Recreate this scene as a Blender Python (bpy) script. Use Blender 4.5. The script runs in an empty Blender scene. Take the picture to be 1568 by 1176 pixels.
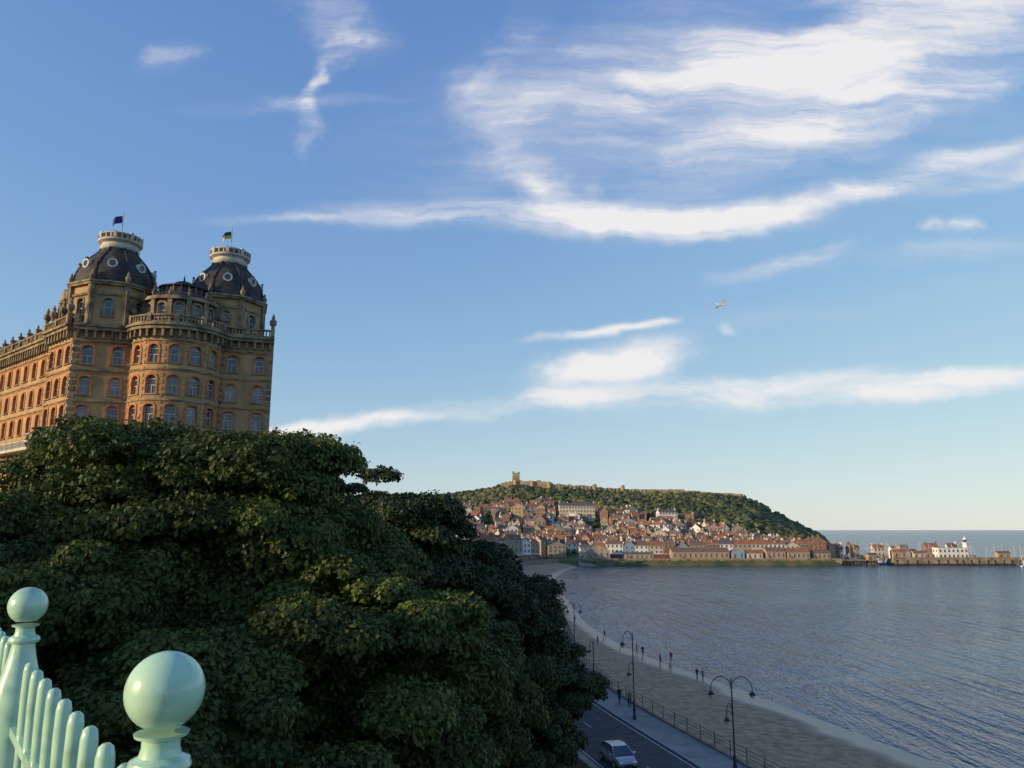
import bpy, bmesh, math, random
import numpy as np
from mathutils import Vector, Matrix
random.seed(7); rng=np.random.default_rng(7)
R=math.radians
scene=bpy.context.scene
col=scene.collection
EYE=22.0

# ---------------------------------------------------------------- materials
def new_mat(name):
    m=bpy.data.materials.new(name); m.use_nodes=True
    nt=m.node_tree; b=nt.nodes["Principled BSDF"]
    return m,nt,b
def N(nt,t,**kw):
    n=nt.nodes.new(t)
    for k,v in kw.items(): setattr(n,k,v)
    return n
def noisy(name,c1,c2,scale=2.0,rough=.8,bump=0.0,bscale=None,detail=5,c3=None,spec=.3,coat=0):
    m,nt,b=new_mat(name)
    tc=N(nt,'ShaderNodeTexCoord')
    no=N(nt,'ShaderNodeTexNoise'); no.inputs['Scale'].default_value=scale; no.inputs['Detail'].default_value=detail
    nt.links.new(tc.outputs['Object'],no.inputs['Vector'])
    r=N(nt,'ShaderNodeValToRGB'); r.color_ramp.elements[0].position=.35; r.color_ramp.elements[1].position=.65
    r.color_ramp.elements[0].color=(*c1,1); r.color_ramp.elements[1].color=(*c2,1)
    if c3:
        e=r.color_ramp.elements.new(.5); e.color=(*c3,1)
    nt.links.new(no.outputs['Fac'],r.inputs['Fac']); nt.links.new(r.outputs['Color'],b.inputs['Base Color'])
    b.inputs['Roughness'].default_value=rough
    b.inputs['Specular IOR Level'].default_value=spec
    b.inputs['Coat Weight'].default_value=coat
    if bump:
        n2=N(nt,'ShaderNodeTexNoise'); n2.inputs['Scale'].default_value=bscale or scale*4; n2.inputs['Detail'].default_value=4
        nt.links.new(tc.outputs['Object'],n2.inputs['Vector'])
        bp=N(nt,'ShaderNodeBump'); bp.inputs['Strength'].default_value=bump; bp.inputs['Distance'].default_value=.05
        nt.links.new(n2.outputs['Fac'],bp.inputs['Height']); nt.links.new(bp.outputs['Normal'],b.inputs['Normal'])
    return m
def scl(c,k): return tuple(x*k for x in c)
def plain(name,c,rough=.7,scale=1.5,var=.82,**kw): return noisy(name,scl(c,var),scl(c,1.08),scale,rough,**kw)

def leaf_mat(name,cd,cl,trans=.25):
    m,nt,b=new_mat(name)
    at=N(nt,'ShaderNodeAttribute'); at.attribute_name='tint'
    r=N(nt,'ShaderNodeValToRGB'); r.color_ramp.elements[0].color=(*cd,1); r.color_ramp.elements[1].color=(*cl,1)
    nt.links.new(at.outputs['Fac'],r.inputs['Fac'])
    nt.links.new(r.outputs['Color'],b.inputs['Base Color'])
    b.inputs['Roughness'].default_value=.55; b.inputs['Specular IOR Level'].default_value=.25
    if trans>0:
        tr=N(nt,'ShaderNodeBsdfTranslucent'); nt.links.new(r.outputs['Color'],tr.inputs['Color'])
        mx=N(nt,'ShaderNodeMixShader'); mx.inputs[0].default_value=trans
        out=nt.nodes['Material Output']
        nt.links.new(b.outputs[0],mx.inputs[1]); nt.links.new(tr.outputs[0],mx.inputs[2]); nt.links.new(mx.outputs[0],out.inputs['Surface'])
    return m

# ---------------------------------------------------------------- mesh builder
class MB:
    def __init__(s): s.v=[];s.f=[];s.m=[]
    def add(s,vs,fs,mi=0):
        o=len(s.v); s.v+= [tuple(p) for p in vs]
        for f in fs: s.f.append(tuple(i+o for i in f)); s.m.append(mi)
    def quad(s,a,b,c,d,mi=0): s.add([a,b,c,d],[(0,1,2,3)],mi)
    def box(s,c,sz,mi=0,rot=0,taper=1.0):
        x,y,z=[k/2 for k in sz]; ca,sa=math.cos(rot),math.sin(rot); vs=[]
        for dz,t in((-z,1),(z,taper)):
            for dx,dy in((-x,-y),(x,-y),(x,y),(-x,y)):
                dx*=t;dy*=t
                vs.append((c[0]+dx*ca-dy*sa,c[1]+dx*sa+dy*ca,c[2]+dz))
        s.add(vs,[(0,3,2,1),(4,5,6,7),(0,1,5,4),(1,2,6,5),(2,3,7,6),(3,0,4,7)],mi)
    def lathe(s,prof,c,seg=16,mi=0,rot=0):
        vs=[];fs=[]
        for r,z in prof:
            for i in range(seg):
                a=rot+2*math.pi*i/seg; vs.append((c[0]+r*math.cos(a),c[1]+r*math.sin(a),c[2]+z))
        for j in range(len(prof)-1):
            for i in range(seg):
                k=(i+1)%seg; fs.append((j*seg+i,j*seg+k,(j+1)*seg+k,(j+1)*seg+i))
        n=len(prof)-1
        fs.append(tuple(range(seg-1,-1,-1))); fs.append(tuple(n*seg+i for i in range(seg)))
        s.add(vs,fs,mi)
    def tube(s,pts,rad,seg=8,mi=0):
        if not hasattr(rad,'__len__'): rad=[rad]*len(pts)
        P=[Vector(p) for p in pts]; vs=[];fs=[]
        for i,p in enumerate(P):
            t=(P[min(i+1,len(P)-1)]-P[max(i-1,0)]).normalized()
            a=Vector((0,0,1)) if abs(t.z)<.9 else Vector((1,0,0))
            n1=t.cross(a).normalized(); n2=t.cross(n1)
            for k in range(seg):
                q=2*math.pi*k/seg; vs.append(p+(n1*math.cos(q)+n2*math.sin(q))*rad[i])
        for j in range(len(P)-1):
            for i in range(seg):
                k=(i+1)%seg; fs.append((j*seg+i,j*seg+k,(j+1)*seg+k,(j+1)*seg+i))
        fs.append(tuple(range(seg-1,-1,-1))); n=len(P)-1; fs.append(tuple(n*seg+i for i in range(seg)))
        s.add(vs,fs,mi)
    def mesh(s,name,mats,smooth=False):
        me=bpy.data.meshes.new(name); me.from_pydata(s.v,[],s.f)
        for m in mats: me.materials.append(m)
        me.polygons.foreach_set('material_index',s.m)
        if smooth: me.polygons.foreach_set('use_smooth',[True]*len(s.f))
        me.update()
        if smooth:
            try: me.set_sharp_from_angle(angle=R(38))
            except Exception: pass
        return me
    def build(s,name,mats,parent=None,smooth=False,loc=None):
        return put(name,s.mesh(name,mats,smooth),parent,loc)
def put(name,me,parent=None,loc=None,rotz=0,sc=None):
    ob=bpy.data.objects.new(name,me); col.objects.link(ob)
    if parent: ob.parent=parent
    if loc is not None: ob.location=loc
    ob.rotation_euler[2]=rotz
    if sc is not None: ob.scale=(sc,sc,sc)
    return ob
def empty(name,loc=(0,0,0)):
    e=bpy.data.objects.new(name,None); col.objects.link(e); e.location=loc; e.empty_display_size=.5; return e
def fastmesh(name,V,F,mats,tint=None):
    me=bpy.data.meshes.new(name); nv=len(V); nf=len(F); k=F.shape[1]
    me.vertices.add(nv); me.vertices.foreach_set('co',V.astype(np.float32).ravel())
    me.loops.add(nf*k); me.loops.foreach_set('vertex_index',F.astype(np.int32).ravel())
    me.polygons.add(nf); me.polygons.foreach_set('loop_start',np.arange(0,nf*k,k,dtype=np.int32))
    if tint is not None:
        a=me.attributes.new('tint','FLOAT','POINT'); a.data.foreach_set('value',tint.astype(np.float32))
    for m in mats: me.materials.append(m)
    me.update(calc_edges=True); return me

# ---------------------------------------------------------------- coast layout (metres, sea level z=0)
ysd=np.arange(-220,497,2.0)
def sm(a,k=5):
    p=np.pad(a,(k,k),mode='edge'); return np.convolve(p,np.ones(2*k+1)/(2*k+1),'valid')
XS=sm(np.interp(ysd,[-220,0,60,78,86,95,110,124,139,158,190,262,331,382,430,480,496],[115,61,45.5,40.6,38.4,36,32.4,28.4,23.8,20,17,16.8,16.4,21.3,29,41,44]))
XW=sm(np.interp(ysd,[-220,0,52,63.6,86.6,100,114,174,250,331,400,450,490,496],[92,36,21.2,18.2,12.3,10.2,9.6,10.8,8.5,3.4,2,6,28,34]))
xs_=lambda y:np.interp(y,ysd,XS)
xw_=lambda y:np.interp(y,ysd,XW)
CX=[-400,-74,-30,0,89,130,188,252,266,295,313,330,345]
CZ=[55,56,62,69,64,62,61,57,52,34,24,14,2]
def town_h(x,y):
    C=np.interp(x+np.clip(850-y,-100,350)*.32*np.clip((x-60)/120,0,1),CX,CZ)
    t=(y-512)/(850-512)
    f=np.interp(t,[0,.05,.15,.4,.7,.93,1,1.5,1.9],[0,.02,.1,.45,.74,.95,1,1,0])
    z=3.3+(np.maximum(C,6)-3.3)*f
    lim=np.interp(y,[490,520,600,700,850,1000,1100],[205,208,240,283,340,330,200])
    d=lim-x
    return np.where(d>0,z*np.clip(d/10+.4,0,1),np.maximum(-4,z*.3+d*.6))
def slope_h(x,y):
    d=xw_(y)-x
    top=np.interp(y,[-200,0,60,300,450],[17,17.5,19,22,26])
    z=np.where(d>12, np.minimum(3.0+(d-12)*.36,top)+np.clip((d-120)*.04,0,60), np.interp(d,[0,7,12],[-4,3.0,3.0]))
    return z
def ground_h(x,y):
    b=np.clip((y-440)/60,0,1); b=b*b*(3-2*b)
    h1=slope_h(x,y); h2=town_h(x,y)
    z=h1*(1-b)+h2*b
    z=np.where((y<490)&(x>xw_(y)-8),h1,z)
    z=np.where(y>=492,h2,z)
    return z
def gh(x,y): return float(ground_h(np.array([x],float),np.array([y],float))[0])

# ---------------------------------------------------------------- ground
m_ground=noisy('ground_grass_earth',(.05,.07,.025),(.15,.13,.06),.12,.95,bump=.5,bscale=2,c3=(.085,.1,.035))
gx=np.concatenate([[-9000,-4000,-1500,-800,-550],np.arange(-400,420,5.0),[500,900]])
gy=np.concatenate([[-4000,-1500,-600,-350],np.arange(-220,1200,5.0),[1500,2500]])
GX,GY=np.meshgrid(gx,gy,indexing='ij')
GZ=ground_h(GX,GY)
GZ=GZ+np.where((GZ>5)&(GY>500),1.2*np.sin(GX*.07+GY*.03)*np.cos(GY*.055-GX*.02),0)
V=np.stack([GX,GY,GZ],-1).reshape(-1,3); ny=len(gy); I,J=np.meshgrid(np.arange(len(gx)-1),np.arange(ny-1),indexing='ij')
F=np.stack([I*ny+J,(I+1)*ny+J,(I+1)*ny+J+1,I*ny+J+1],-1).reshape(-1,4)
me=fastmesh('ground',V,F,[m_ground]); me.polygons.foreach_set('use_smooth',[True]*len(F)); put('ground',me)

# ---------------------------------------------------------------- sea
m_sea,nt,b=new_mat('sea_water')
nt.nodes.remove(b); out=nt.nodes['Material Output']
tc=N(nt,'ShaderNodeTexCoord')
def wav(scale,rot,sx,sy,det,dist=0.0):
    mp=N(nt,'ShaderNodeMapping'); mp.inputs['Rotation'].default_value=(0,0,R(rot)); mp.inputs['Scale'].default_value=(sx,sy,1)
    nt.links.new(tc.outputs['Object'],mp.inputs['Vector'])
    n=N(nt,'ShaderNodeTexNoise'); n.inputs['Scale'].default_value=scale; n.inputs['Detail'].default_value=det; n.inputs['Distortion'].default_value=dist
    nt.links.new(mp.outputs[0],n.inputs['Vector']); return n.outputs['Fac']
w1=wav(.42,-22,1,.13,3,.25); w2=wav(1.7,-36,1,.4,2,.2); w3=wav(.05,-30,1,.4,2)
mm=N(nt,'ShaderNodeMath',operation='MULTIPLY_ADD'); nt.links.new(w2,mm.inputs[0]); mm.inputs[1].default_value=.3; nt.links.new(w1,mm.inputs[2])
m3=N(nt,'ShaderNodeMath',operation='MULTIPLY_ADD'); nt.links.new(w3,m3.inputs[0]); m3.inputs[1].default_value=1.2; nt.links.new(mm.outputs[0],m3.inputs[2])
bp=N(nt,'ShaderNodeBump'); bp.inputs['Strength'].default_value=1; bp.inputs['Distance'].default_value=1.15
nt.links.new(m3.outputs[0],bp.inputs['Height'])
body=N(nt,'ShaderNodeBsdfDiffuse'); nt.links.new(bp.outputs['Normal'],body.inputs['Normal'])
wr=N(nt,'ShaderNodeValToRGB'); wr.color_ramp.elements[0].color=(.018,.07,.13,1); wr.color_ramp.elements[1].color=(.035,.12,.19,1); nt.links.new(w3,wr.inputs[0]); nt.links.new(wr.outputs[0],body.inputs['Color'])
gl=N(nt,'ShaderNodeBsdfGlossy'); gl.inputs['Roughness'].default_value=.1; nt.links.new(bp.outputs['Normal'],gl.inputs['Normal'])
fr=N(nt,'ShaderNodeFresnel'); fr.inputs['IOR'].default_value=1.33; nt.links.new(bp.outputs['Normal'],fr.inputs['Normal'])
fm=N(nt,'ShaderNodeMapRange'); fm.inputs['From Min'].default_value=.02; fm.inputs['From Max'].default_value=.7; fm.inputs['To Min'].default_value=.03; fm.inputs['To Max'].default_value=.72; nt.links.new(fr.outputs[0],fm.inputs['Value'])
mx=N(nt,'ShaderNodeMixShader'); nt.links.new(fm.outputs[0],mx.inputs[0]); nt.links.new(body.outputs[0],mx.inputs[1]); nt.links.new(gl.outputs[0],mx.inputs[2]); nt.links.new(mx.outputs[0],out.inputs['Surface'])
mb=MB(); S=[-40000,-2000,-300,0,300,2000,40000]
for i in range(6):
    for j in range(6):
        mb.quad((S[i],S[j],0),(S[i+1],S[j],0),(S[i+1],S[j+1],0),(S[i],S[j+1],0))
mb.build('sea',[m_sea])

# ---------------------------------------------------------------- beach, surf, promenade, road
def strip(name,mat,ys,offs,ref='w',uv=False,parent=None):
    vs=[];uvs=[]
    for y in ys:
        w=float(xw_(y)); s=float(xs_(y))
        for o,z in offs:
            if ref=='w': x=w+o
            elif ref=='s': x=s+o
            else: x=w+(s-w)*o if o<=1 else s+(o-1)*10
            vs.append((x,y,z)); uvs.append((x-s,y))
    k=len(offs); fs=[(j*k+i,j*k+i+1,(j+1)*k+i+1,(j+1)*k+i) for j in range(len(ys)-1) for i in range(k-1)]
    me=bpy.data.meshes.new(name); me.from_pydata(vs,[],fs); me.materials.append(mat)
    ul=me.uv_layers.new(name='UVMap')
    for l in me.loops: ul.data[l.index].uv=uvs[l.vertex_index]
    me.polygons.foreach_set('use_smooth',[uv]*len(fs)); me.update()
    return put(name,me,parent)
Y1=list(np.arange(-100,496,2.0))
m_sand,nt,b=new_mat('beach_sand')
uvn=N(nt,'ShaderNodeTexCoord'); sp=N(nt,'ShaderNodeSeparateXYZ'); nt.links.new(uvn.outputs['UV'],sp.inputs[0])
no=N(nt,'ShaderNodeTexNoise'); no.inputs['Scale'].default_value=.12; no.inputs['Detail'].default_value=4; nt.links.new(uvn.outputs['Object'],no.inputs['Vector'])
ma=N(nt,'ShaderNodeMath',operation='MULTIPLY_ADD'); nt.links.new(no.outputs['Fac'],ma.inputs[0]); ma.inputs[1].default_value=6; nt.links.new(sp.outputs[0],ma.inputs[2])
mr=N(nt,'ShaderNodeMapRange'); mr.inputs['From Min'].default_value=-2.6; mr.inputs['From Max'].default_value=.6; nt.links.new(ma.outputs[0],mr.inputs['Value'])
n2=N(nt,'ShaderNodeTexNoise'); n2.inputs['Scale'].default_value=.9; n2.inputs['Detail'].default_value=8; nt.links.new(uvn.outputs['Object'],n2.inputs['Vector'])
rr=N(nt,'ShaderNodeValToRGB'); rr.color_ramp.elements[0].color=(.25,.16,.088,1); rr.color_ramp.elements[1].color=(.46,.31,.175,1)
rr.color_ramp.elements[0].position=.35; rr.color_ramp.elements[1].position=.65; nt.links.new(n2.outputs['Fac'],rr.inputs[0])
mx=N(nt,'ShaderNodeMix',data_type='RGBA'); nt.links.new(mr.outputs[0],mx.inputs[0]); nt.links.new(rr.outputs[0],mx.inputs[6]); mx.inputs[7].default_value=(.14,.105,.075,1)
nt.links.new(mx.outputs[2],b.inputs['Base Color'])
mr2=N(nt,'ShaderNodeMapRange'); mr2.inputs['To Min'].default_value=.9; mr2.inputs['To Max'].default_value=.3; nt.links.new(mr.outputs[0],mr2.inputs['Value']); nt.links.new(mr2.outputs[0],b.inputs['Roughness'])
bp=N(nt,'ShaderNodeBump'); bp.inputs['Distance'].default_value=.14
mi_=N(nt,'ShaderNodeMapRange'); mi_.inputs['To Min'].default_value=1.0; mi_.inputs['To Max'].default_value=.08; nt.links.new(mr.outputs[0],mi_.inputs['Value']); nt.links.new(mi_.outputs[0],bp.inputs['Strength'])
n4=N(nt,'ShaderNodeTexNoise'); n4.inputs['Scale'].default_value=2.2; n4.inputs['Detail'].default_value=6; nt.links.new(uvn.outputs['Object'],n4.inputs['Vector'])
nt.links.new(n4.outputs['Fac'],bp.inputs['Height']); nt.links.new(bp.outputs['Normal'],b.inputs['Normal'])
strip('beach',m_sand,Y1,[(0,1.9),(.25,1.45),(.5,.9),(.75,.38),(.9,.14),(1,.03),(1.3,-.12),(1.9,-1.2)],ref='f',uv=True)
m_foam,nt,b=new_mat('surf_foam')
b.inputs['Base Color'].default_value=(.5,.56,.6,1); b.inputs['Roughness'].default_value=.6
tc=N(nt,'ShaderNodeTexCoord'); sp=N(nt,'ShaderNodeSeparateXYZ'); nt.links.new(tc.outputs['UV'],sp.inputs[0])
nn=N(nt,'ShaderNodeTexNoise'); nn.inputs['Scale'].default_value=.045; nn.inputs['Detail'].default_value=4; nt.links.new(tc.outputs['UV'],nn.inputs['Vector'])
a1=N(nt,'ShaderNodeMath',operation='MULTIPLY_ADD'); nt.links.new(nn.outputs['Fac'],a1.inputs[0]); a1.inputs[1].default_value=20; nt.links.new(sp.outputs[0],a1.inputs[2])
wv=N(nt,'ShaderNodeMath',operation='MULTIPLY'); nt.links.new(a1.outputs[0],wv.inputs[0]); wv.inputs[1].default_value=1.25
sn=N(nt,'ShaderNodeMath',operation='SINE'); nt.links.new(wv.outputs[0],sn.inputs[0])
fine=N(nt,'ShaderNodeTexNoise'); fine.inputs['Scale'].default_value=.7; fine.inputs['Detail'].default_value=8; nt.links.new(tc.outputs['Object'],fine.inputs['Vector'])
su=N(nt,'ShaderNodeMath',operation='MULTIPLY_ADD'); nt.links.new(fine.outputs['Fac'],su.inputs[0]); su.inputs[1].default_value=2.8; nt.links.new(sn.outputs[0],su.inputs[2])
mr=N(nt,'ShaderNodeMapRange'); mr.inputs['From Min'].default_value=2.05; mr.inputs['From Max'].default_value=2.9; nt.links.new(su.outputs[0],mr.inputs['Value'])
fi=N(nt,'ShaderNodeMapRange'); fi.inputs['From Min'].default_value=-.2; fi.inputs['From Max'].default_value=1.2; nt.links.new(sp.outputs[0],fi.inputs['Value'])
fd=N(nt,'ShaderNodeMapRange'); fd.inputs['From Min'].default_value=1.5; fd.inputs['From Max'].default_value=11; fd.inputs['To Min'].default_value=.5; fd.inputs['To Max'].default_value=0; nt.links.new(sp.outputs[0],fd.inputs['Value'])
al=N(nt,'ShaderNodeMath',operation='MULTIPLY'); nt.links.new(mr.outputs[0],al.inputs[0]); nt.links.new(fd.outputs[0],al.inputs[1])
al2=N(nt,'ShaderNodeMath',operation='MULTIPLY'); nt.links.new(al.outputs[0],al2.inputs[0]); nt.links.new(fi.outputs[0],al2.inputs[1]); nt.links.new(al2.outputs[0],b.inputs['Alpha'])
strip('surf_foam',m_foam,Y1,[(-.2,.065),(0,.06),(3,.05),(6,.05),(12,.05)],ref='s')

m_asph=noisy('asphalt',(.04,.042,.047),(.07,.071,.075),.8,.85,bump=.2,bscale=20)
m_pave=noisy('promenade_paving',(.2,.19,.175),(.3,.285,.26),.6,.85,bump=.2,bscale=8)
m_stone=noisy('sea_wall_stone',(.16,.13,.1),(.32,.27,.2),.7,.9,bump=.5,bscale=3)
m_white=plain('road_paint',(.62,.62,.6),.6,3,.6)
m_kerb=plain('kerb_stone',(.36,.35,.33),.8)
Y2=list(np.arange(-40,492,2.0))
strip('road',m_asph,Y2,[(-11.6,4.0),(-3.8,4.0)])
strip('promenade_pavement',m_pave,Y2,[(-3.65,4.12),(-.3,4.12)])
strip('promenade_kerb',m_kerb,Y2,[(-3.8,4.0),(-3.8,4.125),(-3.65,4.125)])
strip('pavement',m_pave,Y2,[(-11.6,4.0),(-11.6,4.12),(-14.0,4.12)])
strip('sea_wall',m_stone,Y2,[(-.3,4.1),(-.3,4.3),(.1,4.3),(.1,4.1),(0,4.1),(.35,-1)])
strip('retaining_wall',m_stone,Y2,[(-14,4.1),(-14,5.9),(-14.5,5.9),(-14.5,3)])
mb=MB()
for o,dash in((-4.15,False),(-11.2,False),(-7.7,True)):
    y=20
    while y<300:
        L=2.0 if dash else 6
        a,b_=float(xw_(y)),float(xw_(y+L))
        mb.quad((a+o-.05,y,4.005),(a+o+.05,y,4.005),(b_+o+.05,y+L,4.005),(b_+o-.05,y+L,4.005))
        y+=L if not dash else 7
mb.build('road_marking',[m_white])

m_iron=plain('dark_iron_paint',(.03,.035,.04),.5)
mb=MB()
yy=list(np.arange(30,330,2.4))
pts=[(float(xw_(y))-.1,float(y)) for y in yy]
for i,(x,y) in enumerate(pts):
    mb.lathe([(.045,0),(.035,.1),(.03,1.0),(.05,1.03),(.045,1.1),(.01,1.14)],(x,y,4.3),6)
for zz in (.45,.72,1.02):
    mb.tube([(x,y,4.3+zz) for x,y in pts],.022,5)
mb.build('promenade_railing',[m_iron])

# ---------------------------------------------------------------- street lamps
m_lampglass=plain('lamp_glass',(.55,.55,.5),.25)
def lamp(loc,h,arms,rot,spread=1.5,name='street_lamp'):
    e=empty(name,loc); e.rotation_euler[2]=rot
    mb=MB(); mb.lathe([(.17,0),(.17,.25),(.12,.35),(.12,.9),(.08,1.0),(.06,1.1),(.05,h-.5),(.07,h-.45),(.05,h-.35),(.04,h),(.08,h+.03),(.01,h+.22)],(0,0,0),10)
    mb.build('pole',[m_iron],e,True)
    for sgn in arms:
        mb=MB(); P=[]
        for k in range(13):
            a=math.pi*(k/12.0)
            P.append((sgn*spread*.5*(1-math.cos(a))*1.0,0,h-.55+.85*math.sin(a)*(1 if a<math.pi*.6 else .95)))
        P.append((sgn*spread,0,h-.75)); mb.tube(P,.035,6)
        C=[(sgn*(.12+.22*math.cos(q)*(1-k/14)+.1),0,h-.45+.2*math.sin(q)*(1-k/14)) for k,q in enumerate(np.linspace(0,5,10))]
        mb.tube(C,.015,5); mb.build('arm',[m_iron],e)
        mb=MB(); c=(sgn*spread,0,h-1.2)
        mb.lathe([(.04,.48),(.1,.44),(.17,.36),(.26,.26),(.27,.22)],c,10,0); mb.lathe([(.2,.215),(.19,.08),(.1,0.0),(.02,-.03)],c,10,1)
        mb.build('lantern',[m_iron,m_lampglass],e,True)
    return e
lamp((16.2,60,4.12),6.9,(1,-1),R(-5))
lamp((11.75,78.4,4.12),7.8,(-1,),R(-10),.95)
lamp((8.7,112,4.12),7.5,(-1,1),R(-8),.9)
for x,y,h in((12.9,82,4.4),(10.4,97,4.4),(17.6,63,4.4),(10.2,150,5),(10,190,5)):
    lamp((x-.6,y,4.12),h,(-1,),R(0),.45,'promenade_lamp')

# ---------------------------------------------------------------- grand hotel
m_brick,nt,b=new_mat('buff_brick')
tc=N(nt,'ShaderNodeTexCoord'); n1=N(nt,'ShaderNodeTexNoise'); n1.inputs['Scale'].default_value=.35; n1.inputs['Detail'].default_value=8; nt.links.new(tc.outputs['Object'],n1.inputs['Vector'])
n2=N(nt,'ShaderNodeTexNoise'); n2.inputs['Scale'].default_value=7; n2.inputs['Detail'].default_value=3
mp=N(nt,'ShaderNodeMapping'); mp.inputs['Scale'].default_value=(.5,.5,2.2); nt.links.new(tc.outputs['Object'],mp.inputs[0]); nt.links.new(mp.outputs[0],n2.inputs['Vector'])
ad=N(nt,'ShaderNodeMath',operation='ADD'); nt.links.new(n1.outputs['Fac'],ad.inputs[0]); nt.links.new(n2.outputs['Fac'],ad.inputs[1])
hf=N(nt,'ShaderNodeMath',operation='MULTIPLY'); hf.inputs[1].default_value=.5; nt.links.new(ad.outputs[0],hf.inputs[0])
r=N(nt,'ShaderNodeValToRGB'); r.color_ramp.elements[0].position=.38; r.color_ramp.elements[1].position=.62
r.color_ramp.elements[0].color=(.28,.165,.08,1); r.color_ramp.elements[1].color=(.52,.34,.165,1); nt.links.new(hf.outputs[0],r.inputs[0]); nt.links.new(r.outputs[0],b.inputs['Base Color']); b.inputs['Roughness'].default_value=.9
m_terra=noisy('terracotta_dressing',(.36,.13,.05),(.54,.22,.09),1.2,.85)
m_sand_st=noisy('weathered_stone_dressing',(.12,.095,.066),(.36,.28,.18),.8,.9,bump=.3,bscale=5)
m_slate=noisy('dome_slate',(.026,.025,.027),(.065,.058,.052),1.1,.7,bump=.4,bscale=6)
m_glass=noisy('window_glass',(.03,.045,.06),(.06,.08,.1),.2,.08,spec=.8)
m_curt=noisy('window_glass_curtain',(.12,.13,.125),(.26,.26,.24),.6,.2,spec=.6)
m_frame=plain('cream_window_frame',(.55,.54,.48),.5)
m_wstone=plain('white_painted_stone',(.55,.52,.45),.7,.9,.7)
HM=[m_brick,m_terra,m_sand_st,m_slate,m_glass,m_curt,m_frame,m_wstone]
BR,TE,ST,SL,GL,CU,FR,WS=range(8)
def straight(p,d,n):
    return lambda u,dd,z:(p[0]+d[0]*u+n[0]*dd,p[1]+d[1]*u+n[1]*dd,z)
def cylm(c,rad,a0):
    return lambda u,dd,z:(c[0]+(rad+dd)*math.cos(a0+u/rad),c[1]+(rad+dd)*math.sin(a0+u/rad),z)
def band(mb,M,u0,u1,z0,z1,d0,d1,mi,n=1,ends=True):
    for i in range(n):
        a=u0+(u1-u0)*i/n; c=u0+(u1-u0)*(i+1)/n
        mb.quad(M(a,d1,z0),M(c,d1,z0),M(c,d1,z1),M(a,d1,z1),mi)
        mb.quad(M(a,d0,z1),M(c,d0,z1),M(c,d1,z1),M(a,d1,z1),mi)
        mb.quad(M(a,d0,z0),M(c,d0,z0),M(c,d1,z0),M(a,d1,z0),mi)
    if ends:
        for a in(u0,u1): mb.quad(M(a,d0,z0),M(a,d1,z0),M(a,d1,z1),M(a,d0,z1),mi)
def cell(mb,M,ua,ub,za,zb,ww,wh,sill,rise,wall=BR,dress=TE,dep=.35):
    cu=(ua+ub)/2; l,r_=cu-ww/2,cu+ww/2; bz=za+sill; ts=bz+wh-rise
    n=8 if rise>0 else 1
    top=[(l+ww*i/n, ts+(rise*math.sqrt(max(0,1-(2*i/n-1)**2)) if rise>0 else 0)) for i in range(n+1)]
    P=lambda u,z,d=0:M(u,d,z)
    mb.quad(P(ua,za),P(l,za),P(l,zb),P(ua,zb),wall); mb.quad(P(r_,za),P(ub,za),P(ub,zb),P(r_,zb),wall)
    mb.quad(P(l,za),P(r_,za),P(r_,bz),P(l,bz),wall)
    for i in range(n):
        (a,z0),(c,z1)=top[i],top[i+1]; mb.quad(P(a,z0),P(c,z1),P(c,zb),P(a,zb),wall)
    out=[(l,bz),(l,ts)]+(top[1:-1] if n>1 else [])+[(r_,ts),(r_,bz)]
    for i in range(len(out)):
        a=out[i];c=out[(i+1)%len(out)]
        mb.quad(P(*a),P(*c),P(*c,-dep),P(*a,-dep),dress)
    g=random.random(); gi=CU if g<.3 else GL
    mb.add([P(u,z,-dep) for u,z in out],[tuple(range(len(out)))],gi)
    fw=.09; cz=(bz+ts)/2+.1
    band(mb,M,l,l+fw,bz,ts,-dep,-dep+.07,FR); band(mb,M,r_-fw,r_,bz,ts,-dep,-dep+.07,FR)
    band(mb,M,l+fw,r_-fw,bz,bz+fw,-dep,-dep+.07,FR); band(mb,M,l+fw,r_-fw,cz,cz+.09,-dep,-dep+.08,FR)
    band(mb,M,l+fw,r_-fw,ts-.05,ts+.04,-dep,-dep+.07,FR)
    if ww>1.2: band(mb,M,cu-.035,cu+.035,bz+fw,cz,-dep,-dep+.06,FR)
    if GL!=gi or g>.8:
        for q in(-1,1): band(mb,M,cu+q*ww*.36-ww*.1,cu+q*ww*.36+ww*.1,bz+fw,ts-.06,-dep,-dep+.02,CU)
    o2=.26; outer=[]
    for (u,z) in out:
        if z<=ts+1e-6: outer.append((u-o2 if u<cu else u+o2,z))
        else: outer.append((cu+(u-cu)*(1+2*o2/ww),z+o2))
    if rise<=0: outer=[(l-o2,bz),(l-o2,ts+o2),(r_+o2,ts+o2),(r_+o2,bz)]
    dd=.09
    for i in range(len(out)-1):
        a,c,A,C=out[i],out[i+1],outer[i],outer[i+1]
        mb.quad(P(*a,dd),P(*c,dd),P(*C,dd),P(*A,dd),dress); mb.quad(P(*A,dd),P(*C,dd),P(*C,0),P(*A,0),dress); mb.quad(P(*a,dd),P(*c,dd),P(*c,0),P(*a,0),dress)
    band(mb,M,l-.3,r_+.3,bz-.16,bz-.003,0,.22,ST)
ROWS=[(18.2,22.1,.35),(22.1,26.4,0),(26.4,30.7,.5),(30.7,35.0,.5),(35.0,38.9,.3),(38.9,43.1,.4)]
TOPR=(43.1,47.0,.45)
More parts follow.
